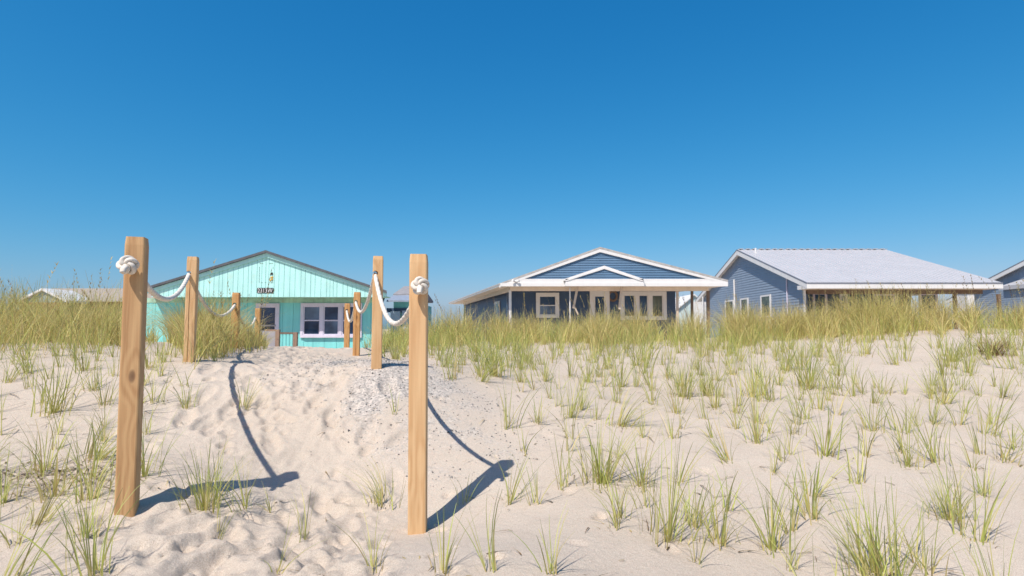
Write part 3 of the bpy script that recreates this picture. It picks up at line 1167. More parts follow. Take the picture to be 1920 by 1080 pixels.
def window(parent, x0, x1, z0, z1, Y, trim_m, glass_ms, tw=.09, lights=1, sash=True, name="window", depth=.05, bottom=True):
    """frontal window in the wall plane at depth Y: trim frame proud of the wall, sashes and panes set back"""
    wf = MB()
    wf.box(x0, x0 + tw, Y - depth, Y, z0, z1)
    wf.box(x1 - tw, x1, Y - depth, Y, z0, z1)
    wf.box(x0 + tw, x1 - tw, Y - depth, Y, z1 - tw, z1)
    if bottom: wf.box(x0 + tw, x1 - tw, Y - depth - .03, Y, z0, z0 + tw * .9)
    ww = (x1 - x0 - 2 * tw) / lights
    for i in range(1, lights):
        c = x0 + tw + ww * i
        wf.box(c - tw * .55, c + tw * .55, Y - depth, Y, z0 + tw * .9, z1 - tw)
    wo = wf.build(name, trim_m, parent)
    for i in range(lights):
        a = x0 + tw + ww * i + (tw * .55 if i else 0)
        b = x0 + tw + ww * (i + 1) - (tw * .55 if i < lights - 1 else 0)
        zb, zt = z0 + tw * .9, z1 - tw
        sf = MB()
        s = .045
        yb = Y - .03
        sf.box(a, a + s, yb, Y, zb, zt); sf.box(b - s, b, yb, Y, zb, zt)
        sf.box(a + s, b - s, yb, Y, zt - s, zt); sf.box(a + s, b - s, yb, Y, zb, zb + s)
        zm = (zb + zt) / 2
        if sash: sf.box(a + s, b - s, yb - .008, Y, zm - .022, zm + .022)
        sf.build("sash", M['white'] if trim_m is not M['lilac'] else M['lilac'], wo)
        spans = [(zb + s, zm - .022), (zm + .022, zt - s)] if sash else [(zb + s, zt - s)]
        for k, (c, d) in enumerate(spans):
            g = MB()
            g.box(a + s, b - s, Y - .012, Y - .004, c, d)
            g.build("pane", glass_ms[(2 * i + k) % len(glass_ms)], wo)
    return wo


def gx(px, Y): return (px - 960) / F * Y / 1.0 if False else pt(px, HZ, Y).x
def zz(py, Y, px=960): return pt(px, py, Y).z


# ---------- turquoise house
def turquoise_house():
    Yg, Yw, Yb = 21.2, 22.0, 37.0
    h = thing("beach_house", "turquoise and mint gabled beach house with number 2313W, behind the rope path", "house",
              (gx(500, Yw), Yw, -1.3), "beach houses")
    ax, az = gx(497, Yg), zz(470, Yg)
    lx, lz = gx(268, Yg), zz(541, Yg)
    rx, rz = gx(726, Yg), zz(545.5, Yg)
    zb = zz(557, Yg)
    th = .09
    rf = MB()
    for (ex, ez) in ((lx, lz), (rx, rz)):
        rf.prism([(ax, Yg - .16, az), (ex, Yg - .16, ez), (ex, Yg - .16, ez - th), (ax, Yg - .16, az - th)], (-.235 * (Yb - Yg), Yb - Yg, 0))
    rf.build("roof", M['shingle_dark'], h)
    # rake boards under the roof edge
    rk = MB()
    for (ex, ez) in ((lx + .12, lz + .03), (rx - .05, rz + .02)):
        rk.prism([(ax, Yg - .07, az - th - .002), (ex, Yg - .07, ez - th - .002), (ex, Yg - .07, ez - th - .13), (ax, Yg - .07, az - th - .15)], (0, .045, 0))
    rk.build("rake_board", M['mint'], h)
    # gable face

    def top(u):
        x = u
        if x < ax: z = lz + (az - lz) * (x - lx) / (ax - lx)
        else: z = rz + (az - rz) * (rx - x) / (rx - ax)
        return z - th - .02
    bd, bk = MB(), MB()
    groove_panel(bd, bk, (0, Yg, 0), (1, 0, 0), (0, -1, 0), lx + .25, rx - .04, zb, top, .165, .013, jit=.35)
    g = bd.build("gable", M['mint'], h)
    bk.build("groove", M['mint_groove'], g)
    # overhang underside and the stained band under it
    sf = MB()
    sf.box(lx + .25, rx - .06, Yg + .005, Yw - .02, zb + .004, zb + .03)
    sf.build("soffit", M['mint_soffit'], h)
    # walls
    wl, wr = gx(272, Yw), gx(711, Yw)
    bd, bk = MB(), MB()
    groove_panel(bd, bk, (0, Yw, 0), (1, 0, 0), (0, -1, 0), wl, wr, -1.6, lambda u: zb + .003, .40, .012, jit=.2)
    wall = bd.build("wall", M['turquoise'], h)
    bk.build("groove", M['turq_groove'], wall)
    wl_ = MB()
    for xx in (wl + .01, wr - .11):
        wl_.prism([(xx, Yw + .05, -1.6), (xx + .1, Yw + .05, -1.6), (xx + .1, Yw + .05, zb), (xx, Yw + .05, zb)], (-.235 * 14.8, 14.8, 0))
    wl_.build("side_wall", M['mint'], h)
    st = MB()
    st.box(wl, wr, Yw - .03, Yw - .016, zb - .17, zb - .001)
    st.build("frieze_board", M['mint_soffit'], h)
    # house number plate
    x0, x1, z0, z1 = gx(480.5, Yg), gx(511, Yg), zz(549.5, Yg), zz(540, Yg)
    pl = MB()
    pl.box(x0, x1, Yg - .035, Yg - .0145, z0, z1)
    plate = pl.build("number_plate", M['black'], h)
    cu = bpy.data.curves.new("digits", 'FONT')
    cu.body = "2313W"
    cu.size = (z1 - z0) * 1.28
    cu.align_x = 'CENTER'
    cu.extrude = .003
    cu.offset = .0
    tmp = bpy.data.objects.new("digits", cu)
    COL.objects.link(tmp)
    bpy.context.view_layer.update()
    tm = bpy.data.meshes.new_from_object(tmp.evaluated_get(bpy.context.evaluated_depsgraph_get()))
    wtx = max(v.co.x for v in tm.vertices) - min(v.co.x for v in tm.vertices)
    cxm = (max(v.co.x for v in tm.vertices) + min(v.co.x for v in tm.vertices)) / 2
    hty = max(v.co.y for v in tm.vertices)
    bpy.data.objects.remove(tmp)
    sx = (x1 - x0) * .92 / wtx
    sy = (z1 - z0) * .80 / hty
    for v in tm.vertices:
        a, b, c = v.co
        v.co = ((a - cxm) * sx + (x0 + x1) / 2 - h.location.x, Yg - .037 - c - h.location.y, b * sy + z0 + (z1 - z0) * .10 - h.location.z)
    tm.materials.clear()
    tm.materials.append(M['white'])
    lt = bpy.data.objects.new("house_number", tm)
    COL.objects.link(lt)
    lt.parent = plate
    # old vent opening: caulked outline, a hole with foam
    a, b, c, d = gx(483.5, Yg), gx(509, Yg), zz(530, Yg), zz(494, Yg)
    vn = MB()
    y = Yg - .014
    rr = random.Random(5)
    for (p, q) in (((a, c), (a, d)), ((b, c), (b, d)), ((a, d), (b, d)), ((a, c), (b, c))):
        n = 7
        for i in range(n):
            if rr.random() < .3: continue
            s, e = i / n, (i + .8) / n
            p0 = (p[0] + (q[0] - p[0]) * s, y - .002, p[1] + (q[1] - p[1]) * s)
            p1 = (p[0] + (q[0] - p[0]) * e, y - .002, p[1] + (q[1] - p[1]) * e)
            vn.bar(p0, p1, .006, .022)
    vent = vn.build("patched_vent", M['dark_patch'], h)
    fm = MB()
    x, z = gx(506.5, Yg), zz(521, Yg)
    for i in range(9):
        xx, z2 = x + rr.uniform(-.045, .045), z + rr.uniform(-.13, .10)
        fm.tube((xx, Yg - .013, z2), (xx + rr.uniform(-.01, .01), Yg - .03, z2 + .01), .035, 8, .022)
    fm.build("foam_filler", M['rust'], vent)
    hl = MB()
    hl.tube((x + .01, Yg - .013, z + .15), (x + .01, Yg - .034, z + .15), .045, 10)
    hl.build("hole", M['hole'], vent)  # raised black disc, the hole's inner shade put into its colour
    # windows and door
    window(h, gx(564, Yw), gx(679, Yw), zz(633, Yw), zz(568.5, Yw), Yw - .03, M['lilac'],
           [M['glass'], M['glass_grey'], M['glass_grey'], M['glass'], M['glass'], M['glass']], .10, 3, depth=.05)
    dr = window(h, gx(480, Yw), gx(524, Yw), zz(690, Yw), zz(569, Yw), Yw - .03, M['lilac'], [M['glass']], .11, 1, False, name="door", depth=.05)
    rl = MB()
    rl.box(gx(486, Yw), gx(518, Yw), Yw - .085, Yw - .045, zz(612, Yw), zz(609, Yw))
    rl.box(gx(486, Yw), gx(518, Yw), Yw - .085, Yw - .045, zz(680, Yw), zz(619, Yw))
    rl.build("storm_door_panel", M['door_grey'], dr)
    # rear wing to the right, two roof pitches
    Y0, Y1 = 24.0, 31.0
    x0, x1 = gx(711, 23.2), gx(783, Y0)
    w_ = MB()
    w_.box(wr + .02, x1 - .4, Y0 + .5, Y1, -1.6, zz(563, Y0))
    w_.build("wing_wall", M['turquoise'], h)
    r_ = MB()
    r_.prism([(wr - .1, Y0 - .3, zz(563, Y0 - .3)), (wr - .1, Y0 + 1.0, zz(553, Y0 + 1.0)), (wr - .1, Y0 + 1.0, zz(553, Y0 + 1) - .08), (wr - .1, Y0 - .3, zz(565, Y0 - .3) - .02)],
             (x1 - wr - .1, 0, 0))
    r_.build("wing_porch_roof", M['grey_metal'], h)
    r2 = MB()
    za, zb2 = zz(552, Y0 + 1.0) + .01, zz(536.5, Y0 + 3.5)
    r2.prism([(wr - .1, Y0 + .95, za), (wr - .1, Y0 + 3.5, zb2), (wr - .1, Y1 + .3, za), (wr - .1, Y1 + .3, za - .1), (wr - .1, Y0 + .95, za - .06)], (x1 - wr - .25, 0, 0))
    r2.build("wing_roof", M['shingle_grey'], h)
    sh = MB()
    sh.box(gx(729, Y0), gx(747, Y0), Y0 + .3, Y0 + .36, -1.0, zz(583, Y0))
    sh.box(gx(751, Y0), gx(762, Y0), Y0 + .3, Y0 + .36, -1.0, zz(582, Y0))
    sh.build("shutter_panel", M['slate_sheet'], h)
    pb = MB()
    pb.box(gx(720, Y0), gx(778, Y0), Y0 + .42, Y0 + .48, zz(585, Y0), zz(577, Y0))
    pb.build("dark_strip", M['navy_shaded'], h)  # solid dark strip below the wing's eave
    return h


turquoise_house()

# deck railing in front of the turquoise house
Yr = 20.0
rl = thing("deck_railing", "weathered wooden stair railing with thin balusters beside the turquoise house's door", "railing",
           (gx(535, Yr), Yr, -1.3))
m = MB(); m.box(gx(516.5, Yr), gx(523.5, Yr), Yr, Yr + .12, -1.7, zz(618, Yr)); m.build("newel_post", M['wood_weathered'], rl)
m = MB(); m.box(gx(549.5, Yr), gx(557, Yr), Yr, Yr + .12, -1.7, zz(623, Yr)); m.build("newel_post", M['wood_weathered'], rl)
m = MB(); m.box(gx(496, Yr), gx(516, Yr), Yr + .02, Yr + .10, zz(621, Yr), zz(617.5, Yr)); m.build("top_rail", M['wood_weathered'], rl)
m = MB(); m.box(gx(524, Yr), gx(549, Yr), Yr + .02, Yr + .10, zz(626.5, Yr), zz(623, Yr)); m.build("top_rail", M['bark'], rl)
for px in (529, 535.5, 542):
    m = MB(); m.box(gx(px - .9, Yr), gx(px + .9, Yr), Yr + .04, Yr + .07, -1.2, zz(627, Yr)); m.build("baluster", M['turq_groove'], rl)
m = MB(); m.box(gx(524, Yr), gx(549, Yr), Yr + .03, Yr + .09, zz(661, Yr), zz(658, Yr)); m.build("bottom_rail", M['bark'], rl)


# ---------- navy house in the middle
def navy_house():
    Yf = 26.0
    D = Vector((-.226, 1, 0))                            # the long side runs back at a slight angle
    h = thing("beach_house", "navy blue house with white trimmed wide front gable and a small porch pediment", "house",
              (gx(1130, 28.6), 28.6, -1.3), "beach houses")
    A = pt(937, 530, Yf); B = pt(1366, 524, Yf)
    zc0, zc1 = zz(537, Yf), zz(523, Yf)                  # cornice
    zm = zz(531, Yf)
    ap = pt(1125, 463, Yf)
    L = 19.0
    th = .09
    eL, eR = Vector((gx(936, Yf), Yf, zz(531.5, Yf))), Vector((gx(1367, Yf), Yf, zz(525, Yf)))
    back = D * L
    rf = MB()
    up = Vector((0, 0, th))
    for e in (eL, eR):
        a = ap + Vector((0, -.03, 0)); e2 = e + Vector((0, -.03, 0))
        rf.prism([a, e2, e2 - up, a - up], back)
    rf.build("roof", M['shingle_light'], h)
    # white rake boards
    rk = MB()
    for e in (eL, eR):
        a = ap + Vector((0, -.025, -th - .003)); e2 = e + Vector((0, -.025, -th - .003))
        rk.prism([a, e2, e2 - Vector((0, 0, .10)), a - Vector((0, 0, .14))], (0, .06, 0))
    rk.build("rake_board", M['white'], h)
    # gable siding
    zt = ap.z - th - .12
    s = MB()
    k = (zt - zc1) / 1.0

    def uL(z): return eL.x + (ap.x - eL.x) * (z - eL.z + th + .05) / (ap.z - eL.z)
    def uR(z): return eR.x + (ap.x - eR.x) * (z - eR.z + th + .05) / (ap.z - eR.z)
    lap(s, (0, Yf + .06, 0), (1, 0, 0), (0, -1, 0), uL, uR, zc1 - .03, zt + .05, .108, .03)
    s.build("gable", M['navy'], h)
    # cornice: two stepped white boards in front, continuing round the left side
    c = MB()
    c.prism([(gx(940, Yf), Yf - .02, zm + .004), (gx(1365.5, Yf), Yf - .02, zm + .004), (gx(1365.5, Yf), Yf - .02, zz(526, Yf)), (gx(1352, Yf), Yf - .02, zc1), (gx(966, Yf), Yf - .02, zc1), (gx(940, Yf), Yf - .02, zz(530.8, Yf))], (0, .05, 0))
    c.box(gx(938, Yf), gx(1366, Yf), Yf - .075, Yf + .03, zc0, zm)
    c.prism([(gx(972, Yf), Yf + .031, zc1 - .03), (gx(1345, Yf), Yf + .031, zc1 - .03), (gx(1345, Yf), Yf + .4, zc1 - .02), (gx(972, Yf), Yf + .4, zc1 - .02)], (0, 0, -.02))
    c.build("cornice", M['white'], h)
    ls = MB()
    a0 = Vector((gx(938, Yf), Yf, 0))
    for (off, z0, z1) in ((0.0, zm + .004, zz(530.8, Yf)), (-.05, zc0, zm)):
        p = a0 + Vector((off, .031, 0))
        ls.prism([p + Vector((0, 0, z0)), p + Vector((.03, 0, z0)), p + Vector((.03, 0, z1)), p + Vector((0, 0, z1))], back)
    ls.build("side_fascia", M['white'], h)
    # porch ceiling, cream, its sand bounce put into the colour, following the eave
    ce = MB()
    x0, x1 = gx(939, Yf), gx(1365, Yf)
    ce.prism([(x0, Yf + .035, zc0 + .02), (x1, Yf + .035, zc0 + .02), Vector((x1, Yf, zc0 + .02)) + back, Vector((x0, Yf, zc0 + .02)) + back], (0, 0, .03))
    ce.build("porch_ceiling", M['bounce_cream'], h)
    bm_ = MB()
    yb = Yf + .55
    bm_.box(gx(957, yb), gx(1330, yb), yb, yb + .14, zz(545.5, yb), zc0 + .018)
    p0 = Vector((gx(956, yb), yb + .02, zz(545.5, yb))); p1 = p0 + D * 15
    bm_.prism([p0, p0 + Vector((.12, 0, 0)), p0 + Vector((.12, 0, zc0 + .018 - p0.z)), p0 + Vector((0, 0, zc0 + .018 - p0.z))], D * 15)
    bm_.build("porch_beam", M['bounce_cream'], h)
    # walls
    Yw = 28.6
    wl, wr = gx(951, Yw), gx(1267, Yw)
    wm = MB()
    lap(wm, (0, Yw, 0), (1, 0, 0), (0, -1, 0), lambda z: wl, lambda z: wr, -1.4, zc0, .108, .022)
    lap(wm, (wl, Yw, 0), D, (-1, -.205, 0), lambda z: 0, lambda z: 15, -1.4, zc0, .108, .022)
    lap(wm, (wr, Yw, 0), D, (1, .205, 0), lambda z: 0, lambda z: 15, -1.4, zc0, .108, .022)
    wm.build("wall", M['navy_shaded'], h)
    # posts and slanted struts
    def post(px, y, top, px2, y2, w_, mt, nm="porch_post"):
        a = pt(px, top, y); b = pt(px2, y2, y)
        d = (b - a)
        b = a + d * ((-1.5 - a.z) / d.z) if abs(px - px2) < 2 else b
        mm = MB(); mm.bar(a, b, w_, w_, (0, 1, 0)); mm.build(nm, mt, h)
    post(956.5, yb + .06, 544, 956.5, 600, .12, M['white'])
    post(1083, Yf + .3, 537, 1075, 578, .10, M['tan_wood'], "slanted_strut")
    post(1166, Yf + .3, 537, 1161, 580, .10, M['tan_wood'], "slanted_strut")
    post(1076, Yf + .3, 573, 1084, 590, .06, M['tan_wood'], "slanted_strut")
    post(1270, yb + .06, 545, 1270, 600, .10, M['tan_wood'])
    post(1297.5, yb + 2.2, 544, 1297.5, 600, .11, M['bark'])
    post(1327.5, yb + .06, 545, 1328, 600, .12, M['bark'])
    mm = MB(); a = pt(1068.5, 539, Yf + .2); mm.tube(a, (a.x, a.y, -1.4), .03, 8); mm.build("downpipe", M['white'], h)
    # windows, door
    window(h, gx(1005, Yw), gx(1048.5, Yw), zz(596, Yw), zz(549, Yw), Yw - .035, M['white'], [M['glass_grey'], M['glass']], .15, 1, depth=.07)
    dr = window(h, gx(1106, Yw), gx(1143, Yw), zz(640, Yw), zz(546, Yw), Yw - .035, M['white'], [M['glass']], .22, 1, False, name="door", depth=.07)
    window(h, gx(1163, Yw), gx(1250, Yw), zz(600, Yw), zz(546.5, Yw), Yw - .035, M['white'],
           [M['glass'], M['glass_green'], M['glass'], M['glass_grey'], M['glass_green'], M['glass']], .17, 3, False, depth=.07)
    wo = MB()                                             # window in the left side wall
    base = Vector((wl, Yw, 0)) + D * 1.6
    nrm = Vector((-1, -.205, 0)).normalized()
    wo.prism([base + nrm * .03 + Vector((0, 0, z)) + D * d for d, z in ((0, .2), (1.3, .2), (1.3, 1.45), (0, 1.45))], nrm * .04)
    w1 = wo.build("window", M['white'], h)
    wg = MB()
    wg.prism([base + nrm * .072 + Vector((0, 0, z)) + D * d for d, z in ((.15, .35), (1.15, .35), (1.15, 1.3), (.15, 1.3))], nrm * .01)
    wg.build("pane", M['glass_green'], w1)
    # portico pediment
    Yp = 25.75
    pa = pt(1133, 498, Yp); pl = pt(1057, 523.5, Yp); pr = pt(1208, 523.5, Yp)
    rfp = MB()
    for e in (pl, pr):
        rfp.prism([pa, e, e - Vector((0, 0, .07)), pa - Vector((0, 0, .07))], (0, .56, 0))
    pe = rfp.build("portico_roof", M['white'], h)
    rb = MB()
    for e in (pl, pr):
        d = (e - pa)
        rb.prism([pa + Vector((0, -.03, -.072)), pa + d * .98 + Vector((0, -.03, -.072)), pa + d * .93 + Vector((0, -.03, -.125)), pa + Vector((0, -.03, -.15))], (0, .05, 0))
    rb.build("rake_board", M['white'], pe)
    ps = MB()
    zb_ = zz(523, Yp)
    def vL(z): return pl.x + (pa.x - pl.x) * (z - pl.z + .13) / (pa.z - pl.z)
    def vR(z): return pr.x + (pa.x - pr.x) * (z - pr.z + .13) / (pa.z - pr.z)
    lap(ps, (0, Yp + .035, 0), (1, 0, 0), (0, -1, 0), vL, vR, zb_ - .02, pa.z - .14, .108, .025)
    ps.build("pediment", M['navy'], pe)
    cb = MB()
    cb.box(gx(1061, Yp), gx(1208, Yp), Yp, Yp + .16, zz(530.5, Yp), zb_)
    cb.box(gx(1060, Yp), gx(1209, Yp), Yp - .05, Yp + .17, zz(536.5, Yp), zz(530.5, Yp) - .004)
    cb.build("cornice", M['white'], pe)
    # floodlights
    fl = MB()
    p = pt(967, 528, Yf - .1)
    fl.box(p.x - .05, p.x + .05, p.y + .02, p.y + .08, p.z - .05, p.z + .05)
    fl.tube(p + Vector((-.02, 0, 0)), p + Vector((-.14, -.12, .05)), .03, 10, .06)
    fl.tube(p + Vector((.02, 0, 0)), p + Vector((.15, -.1, .02)), .03, 10, .06)
    fl.build("floodlight", M['white'], h)
    # hanging wreath-like sign by the door
    hg = MB()
    p = pt(1149, 555, Yw - .04)
    for i in range(10):
        a, b = i * .628, (i + 1) * .628
        hg.tube(p + Vector((math.cos(a) * .2, 0, math.sin(a) * .24)), p + Vector((math.cos(b) * .2, 0, math.sin(b) * .24)), .06, 7)
    hg.build("wreath", M['bark'], h)


navy_house()


# ---------- blue house with the white metal roof
def metal_house(DX, label, twin=False):
    Ye = 30.0
    h = thing("beach_house", label, "house", (gx(1700, 33) + DX, 33, -1.3), "beach houses")
    xl, xr = gx(1517, Ye) + DX, gx(1885, Ye) + DX
    ze = zz(530, Ye)
    Yr_ = 39.2
    zr = zz(468, Yr_)
    Yb = 2 * Yr_ - Ye
    th = .06
    sl = (zr - ze) / (Yr_ - Ye)
    rf = MB()
    rf.prism([(xl, Ye, ze), (xl, Yr_, zr), (xl, Yb, ze), (xl, Yb, ze - th), (xl, Yr_, zr - th), (xl, Ye, ze - th)], (xr - xl, 0, 0))
    x = xl + .25
    while x < xr - .1:                                    # standing ribs
        for (y0, z0, y1, z1) in ((Ye + .01, ze, Yr_, zr), (Yr_, zr, Yb, ze)):
            rf.prism([(x, y0, z0 + .001), (x + .035, y0, z0 + .001), (x + .028, y0, z0 + .026), (x + .008, y0, z0 + .026)], (0, y1 - y0, z1 - z0))
        x += .3
    roof = rf.build("roof", M['metal_roof'], h)
    rc = MB()
    x = xl + .1
    while x < xr:
        rc.box(x, min(x + .28, xr), Yr_ - .16, Yr_ + .16, zr + .02, zr + .055)
        x += .45
    rc.build("ridge_cap", M['metal_roof'], roof)
    ed = MB()
    ed.box(xl, xr, Ye - .03, Ye - .002, ze - .07, ze + .012)
    ed.build("drip_edge", M['metal_dark'], roof)
    fa = MB()
    fa.box(xl, xr, Ye - .02, Ye + .03, ze - .30, ze - .072)
    ov = .30
    wx = xl + ov
    # rakes on the left gable: dark edge, white board, soffit
    rk = MB()
    for (y0, y1) in ((Ye, Yr_), (Yb, Yr_)):
        rk.prism([(xl - .03, y0, ze - th - .002), (xl - .03, y1, zr - th - .002), (xl - .03, y1, zr - th - .30), (xl - .03, y0, ze - th - .24)], (.05, 0, 0))
        rk2 = (0, 0, 0)
    fa.build("fascia", M['white'], h)
    rk.build("rake_board", M['white'], h)
    re = MB()
    for (y0, y1) in ((Ye, Yr_), (Yb, Yr_)):
        re.prism([(xl - .04, y0, ze + .01), (xl - .04, y1, zr + .01), (xl - .04, y1, zr - th), (xl - .04, y0, ze - th)], (.036, 0, 0))
    re.build("drip_edge", M['metal_dark'], roof)
    bx = MB()                                             # boxed eave return at the corner
    bx.box(xl - .02, wx, Ye + .03, Ye + 1.05, ze - .30, ze - .09)
    bx.build("eave_return", M['white'], h)
    so = MB()
    for (y0, y1) in ((Ye, Yr_), (Yb, Yr_)):
        so.prism([(xl + .02, y0, ze - th - .16), (wx, y0, ze - th - .16), (wx, y1, zr - th - .16), (xl + .02, y1, zr - th - .16)], (0, 0, -.02))
    so.build("rake_soffit", M['white'], h)
    # left gable wall
    Y0 = Ye + 1.05

    def top(y):
        return (ze + sl * (y - Ye) if y < Yr_ else ze + sl * (Yb - y)) - th - .14
    s = MB()
    Yb0 = Yb - .7

    def uL(z):
        y = Ye + (z + th + .14 - ze) / sl
        return max(Y0, y) - Y0
    def uR(z):
        y = Yb - (z + th + .14 - ze) / sl
        return min(Yb0, y) - Y0
    lap(s, (wx, Y0, 0), (0, 1, 0), (-1, 0, 0), uL, uR, -1.4, zr - .2, .16, .030)
    s.build("gable_wall", M['navy_lit'], h)
    cb = MB()
    cb.box(wx - .03, wx + .08, Y0 - .09, Y0 - .002, -1.4, ze - .31)
    cb.build("corner_board", M['white'], h)
    # porch: recessed front wall, ceiling, beam, posts
    Yw = Ye + 4.2
    w_ = MB()
    lap(w_, (0, Yw, 0), (1, 0, 0), (0, -1, 0), lambda z: wx + .1, lambda z: xr - 1.9, -1.4, ze - .35, .15, .024)
    w_.box(wx + .09, wx + .2, Y0, Yw, -1.4, ze - .36)
    w_.box(xr - 2.0, xr - 1.9, Yw + .03, Yb - 1, -1.4, ze - .36)
    w_.build("wall", M['navy_shaded'], h)
    c = MB()
    c.box(wx, xr - .05, Ye + .04, Yw + 6, ze - .30, ze - .27)
    c.build("porch_ceiling", M['tan_wood'], h)
    b = MB()
    b.box(wx + .1, xr - .2, Y0, Y0 + .15, ze - .52, ze - .301)
    b.build("porch_beam", M['bark'], h)
    for px in (1603, 1702, 1795, 1878):
        m_ = MB(); xx = gx(px, Y0) + DX; m_.box(xx - .07, xx + .07, Y0 + .005, Y0 + .145, -1.4, ze - .521); m_.build("porch_post", M['bark'], h)
    if twin:
        return h, wx, Yr_
    for (a, b_, t_, gm) in ((1525, 1552, 548, 'glass'), (1575, 1590, 550, 'glass_grey'), (1640, 1680, 550, 'glass'), (1725, 1760, 549, 'glass')):
        window(h, gx(a, Yw), gx(b_, Yw), -.6, zz(t_, Yw), Yw - .03, M['white'] if gm != 'glass' else M['lilac'], [M[gm]], .09, 1, False, depth=.05)
    # windows in the left wall
    for (pa, pb, zt) in ((1361, 1377, 563), (1390, 1404.5, 559), (1428, 1447, 553)):
        ya, yb = wx * F / (pb - 960), wx * F / (pa - 960)
        z1 = zz(zt, (ya + yb) / 2); z0 = z1 - 1.35
        f = MB(); t_ = .14
        f.box(wx - .07, wx, ya, ya + t_, z0, z1); f.box(wx - .07, wx, yb - t_, yb, z0, z1)
        f.box(wx - .07, wx, ya + t_, yb - t_, z1 - .1, z1); f.box(wx - .07, wx, ya + t_, yb - t_, z0, z0 + .08)
        wo = f.build("window", M['white'], h)
        g = MB(); g.box(wx - .052, wx - .044, ya + t_, yb - t_, z0 + .08, z1 - .1); g.build("pane", M['glass_green'], wo)
    # pipes
    p = MB(); y = wx * F / (1379.5 - 960); p.tube((wx - .07, y, -1.3), (wx - .07, y, zz(524, y)), .05, 10); p.build("vent_pipe", M['white'], h)
    p = MB(); y = wx * F / (1478 - 960); p.tube((wx - .05, y, -1.3), (wx - .05, y, top(y) + .0), .03, 10); p.build("conduit", M['lilac'], h)
    p = MB(); y = Yr_ - 1.0; x = gx(1421, y); p.tube((x, y, ze + sl * (y - Ye) - .05), (x, y, ze + sl * (y - Ye) + .28), .06, 12); p.build("roof_vent", M['white'], h)


metal_house(0, "blue sided house with a long white metal roof and a shady front porch")


# ---------- house at the right edge
def edge_house():
    h, wx, Yr_ = metal_house(20.7, "dark blue house with a white raked gable cut off by the right edge", True)
    # lean-to with a pale roof against its left wall
    y0, y1 = 36.5, 41.5
    z1, z0 = 3.45, 2.95
    m = MB()
    m.prism([(wx - 1.6, y0, z0), (wx - .03, y0, z1), (wx - .03, y1, z1), (wx - 1.6, y1, z0)], (0, 0, .06))
    m.box(wx - 1.63, wx - 1.6, y0 - .02, y1 + .02, z0 - .2, z0 + .08)
    m.box(wx - 1.6, wx - .03, y0 - .03, y0 - .001, z0 - .2, z0 + .05)
    m.build("lean_to_roof", M['metal_roof'], h)
    m = MB()
    lap(m, (wx - 1.4, y0 + .1, 0), (0, 1, 0), (-1, 0, 0), lambda z: 0, lambda z: y1 - y0 - .2, -1.4, z0, .15, .024)
    lap(m, (wx - 1.4, y0 + .1, 0), (1, 0, 0), (0, -1, 0), lambda z: 0, lambda z: 1.37, -1.4, z0, .15, .024)
    m.build("lean_to_wall", M['navy_lit'], h)


edge_house()


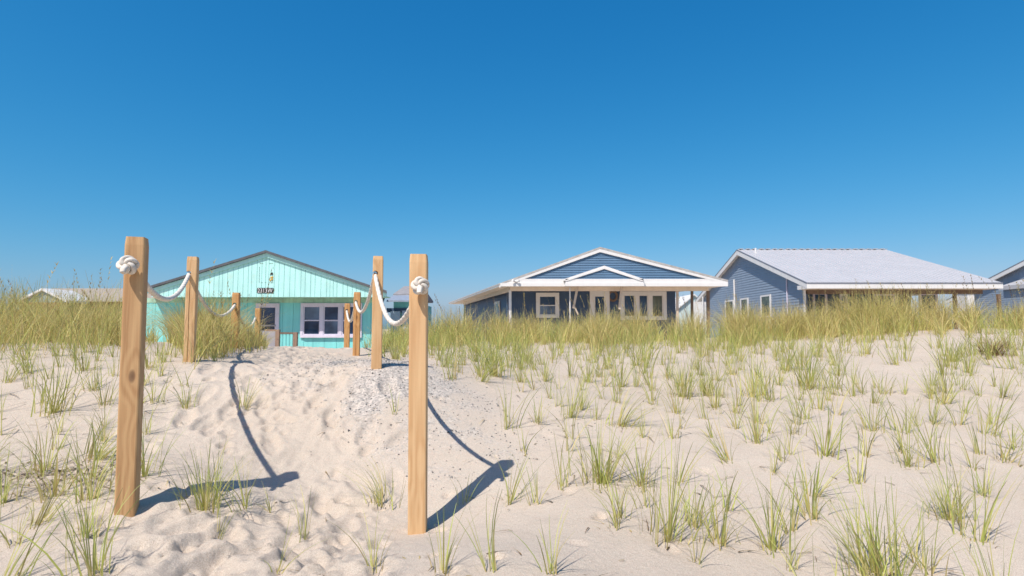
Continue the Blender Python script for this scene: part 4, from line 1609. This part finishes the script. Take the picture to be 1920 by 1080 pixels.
# ---------- far houses
def far_left_house():
    Y = 44.0
    h = thing("beach_house", "distant house with a tan roof and small gable behind tall grass at the left", "house", (gx(130, Y), Y, -1.3), "beach houses")
    x0, x1 = gx(-90, Y), gx(300, Y)
    Yr_ = Y + 5
    ze, zr = zz(566, Y), zz(542.5, Yr_)
    r_ = MB()
    r_.prism([(gx(20, Y), Y, ze), (gx(95, Yr_), Yr_, zr), (x1, Yr_, zr), (x1, Y, ze)], (0, 0, .08))
    r_.prism([(gx(20, Y), Y + 10, ze), (gx(95, Yr_), Yr_, zr), (x1, Yr_, zr), (x1, Y + 10, ze)], (0, 0, .08))
    r_.build("roof", M['shingle_tan'], h)
    w_ = MB(); w_.box(gx(24, Y), x1 - .3, Y + .4, Y + 9.6, -1.4, ze); w_.build("wall", M['brick'], h)
    Yg = Y - 2.0
    ap = pt(78, 540, Yg); l = pt(33, 562, Yg); rr = pt(124, 563, Yg)
    g = MB()
    for e in (l, rr): g.prism([ap, e, e - Vector((0, 0, .16)), ap - Vector((0, 0, .16))], (0, 3, 0))
    d = g.build("gable_roof", M['white'], h)
    t = MB(); t.prism([ap + Vector((0, .2, -.17)), l + Vector((.25, .2, -.17)), rr + Vector((-.25, .2, -.17))], (0, .1, 0)); t.build("gable", M['greygreen'], h)
    b = MB(); b.box(l.x + .5, rr.x - .5, Yg + .2, Y + .39, -1.4, l.z - .18); b.build("gable_wall", M['brick'], h)


far_left_house()


def far_gap_house():
    Y = 52.0
    h = thing("beach_house", "pale aqua house far back, glimpsed through the navy house's open porch", "house", (gx(1305, Y), Y, -1.3), "beach houses")
    ap = pt(1302, 551, Y); l = pt(1268, 580, Y); r_ = pt(1336, 580, Y)
    w_ = MB(); w_.prism([l + Vector((.2, .2, -.1)), ap + Vector((0, .2, -.1)), r_ + Vector((-.2, .2, -.1)), (r_.x - .2, Y + .2, -1.4), (l.x + .2, Y + .2, -1.4)], (0, 8, 0))
    w_.build("wall", M['aqua'], h)
    g = MB()
    for e in (l, r_): g.prism([ap, e, e - Vector((0, 0, .12)), ap - Vector((0, 0, .12))], (0, 8.6, 0))
    g.build("roof", M['white'], h)


far_gap_house()


def shed(px0, px1, py, Y, name, label, cat):
    h = thing(name, label, cat, (gx((px0 + px1) / 2, Y), Y, -1.35))
    w_ = MB(); w_.box(gx(px0, Y), gx(px1, Y), Y, Y + 1.2, -1.4, zz(py, Y)); w_.build("body", M['white'], h)
    r_ = MB(); z = zz(py, Y); r_.prism([(gx(px0, Y) - .08, Y - .1, z + .003), (gx(px1, Y) + .08, Y - .1, z + .003), (gx(px1, Y) + .08, Y + 1.3, z + .14), (gx(px0, Y) - .08, Y + 1.3, z + .14)], (0, 0, .05))
    r_.build("lid", M['grey_metal'], h)


shed(1817, 1830, 549, 41, "utility_box", "white utility box standing beyond the metal roofed house's porch", "utility box")
f_ = thing("white_fence", "short white picket fence seen under the navy house's porch", "fence", (gx(1312, 40), 40, -1.35))
for i in range(14):
    m = MB(); x = gx(1298 + i * 2.0, 40); m.box(x - .028, x + .028, 40, 40.03, -1.4, zz(566, 40)); m.build("picket", M['white'], f_)
m = MB(); m.box(gx(1297, 40), gx(1325, 40), 40.035, 40.07, zz(570, 40), zz(568.5, 40)); m.build("rail", M['white'], f_)
m = MB(); a = pt(1317.5, 556, 39.8); m.tube((a.x, a.y, -1.4), a, .04, 8); m.build("fence_post", M['white'], f_)
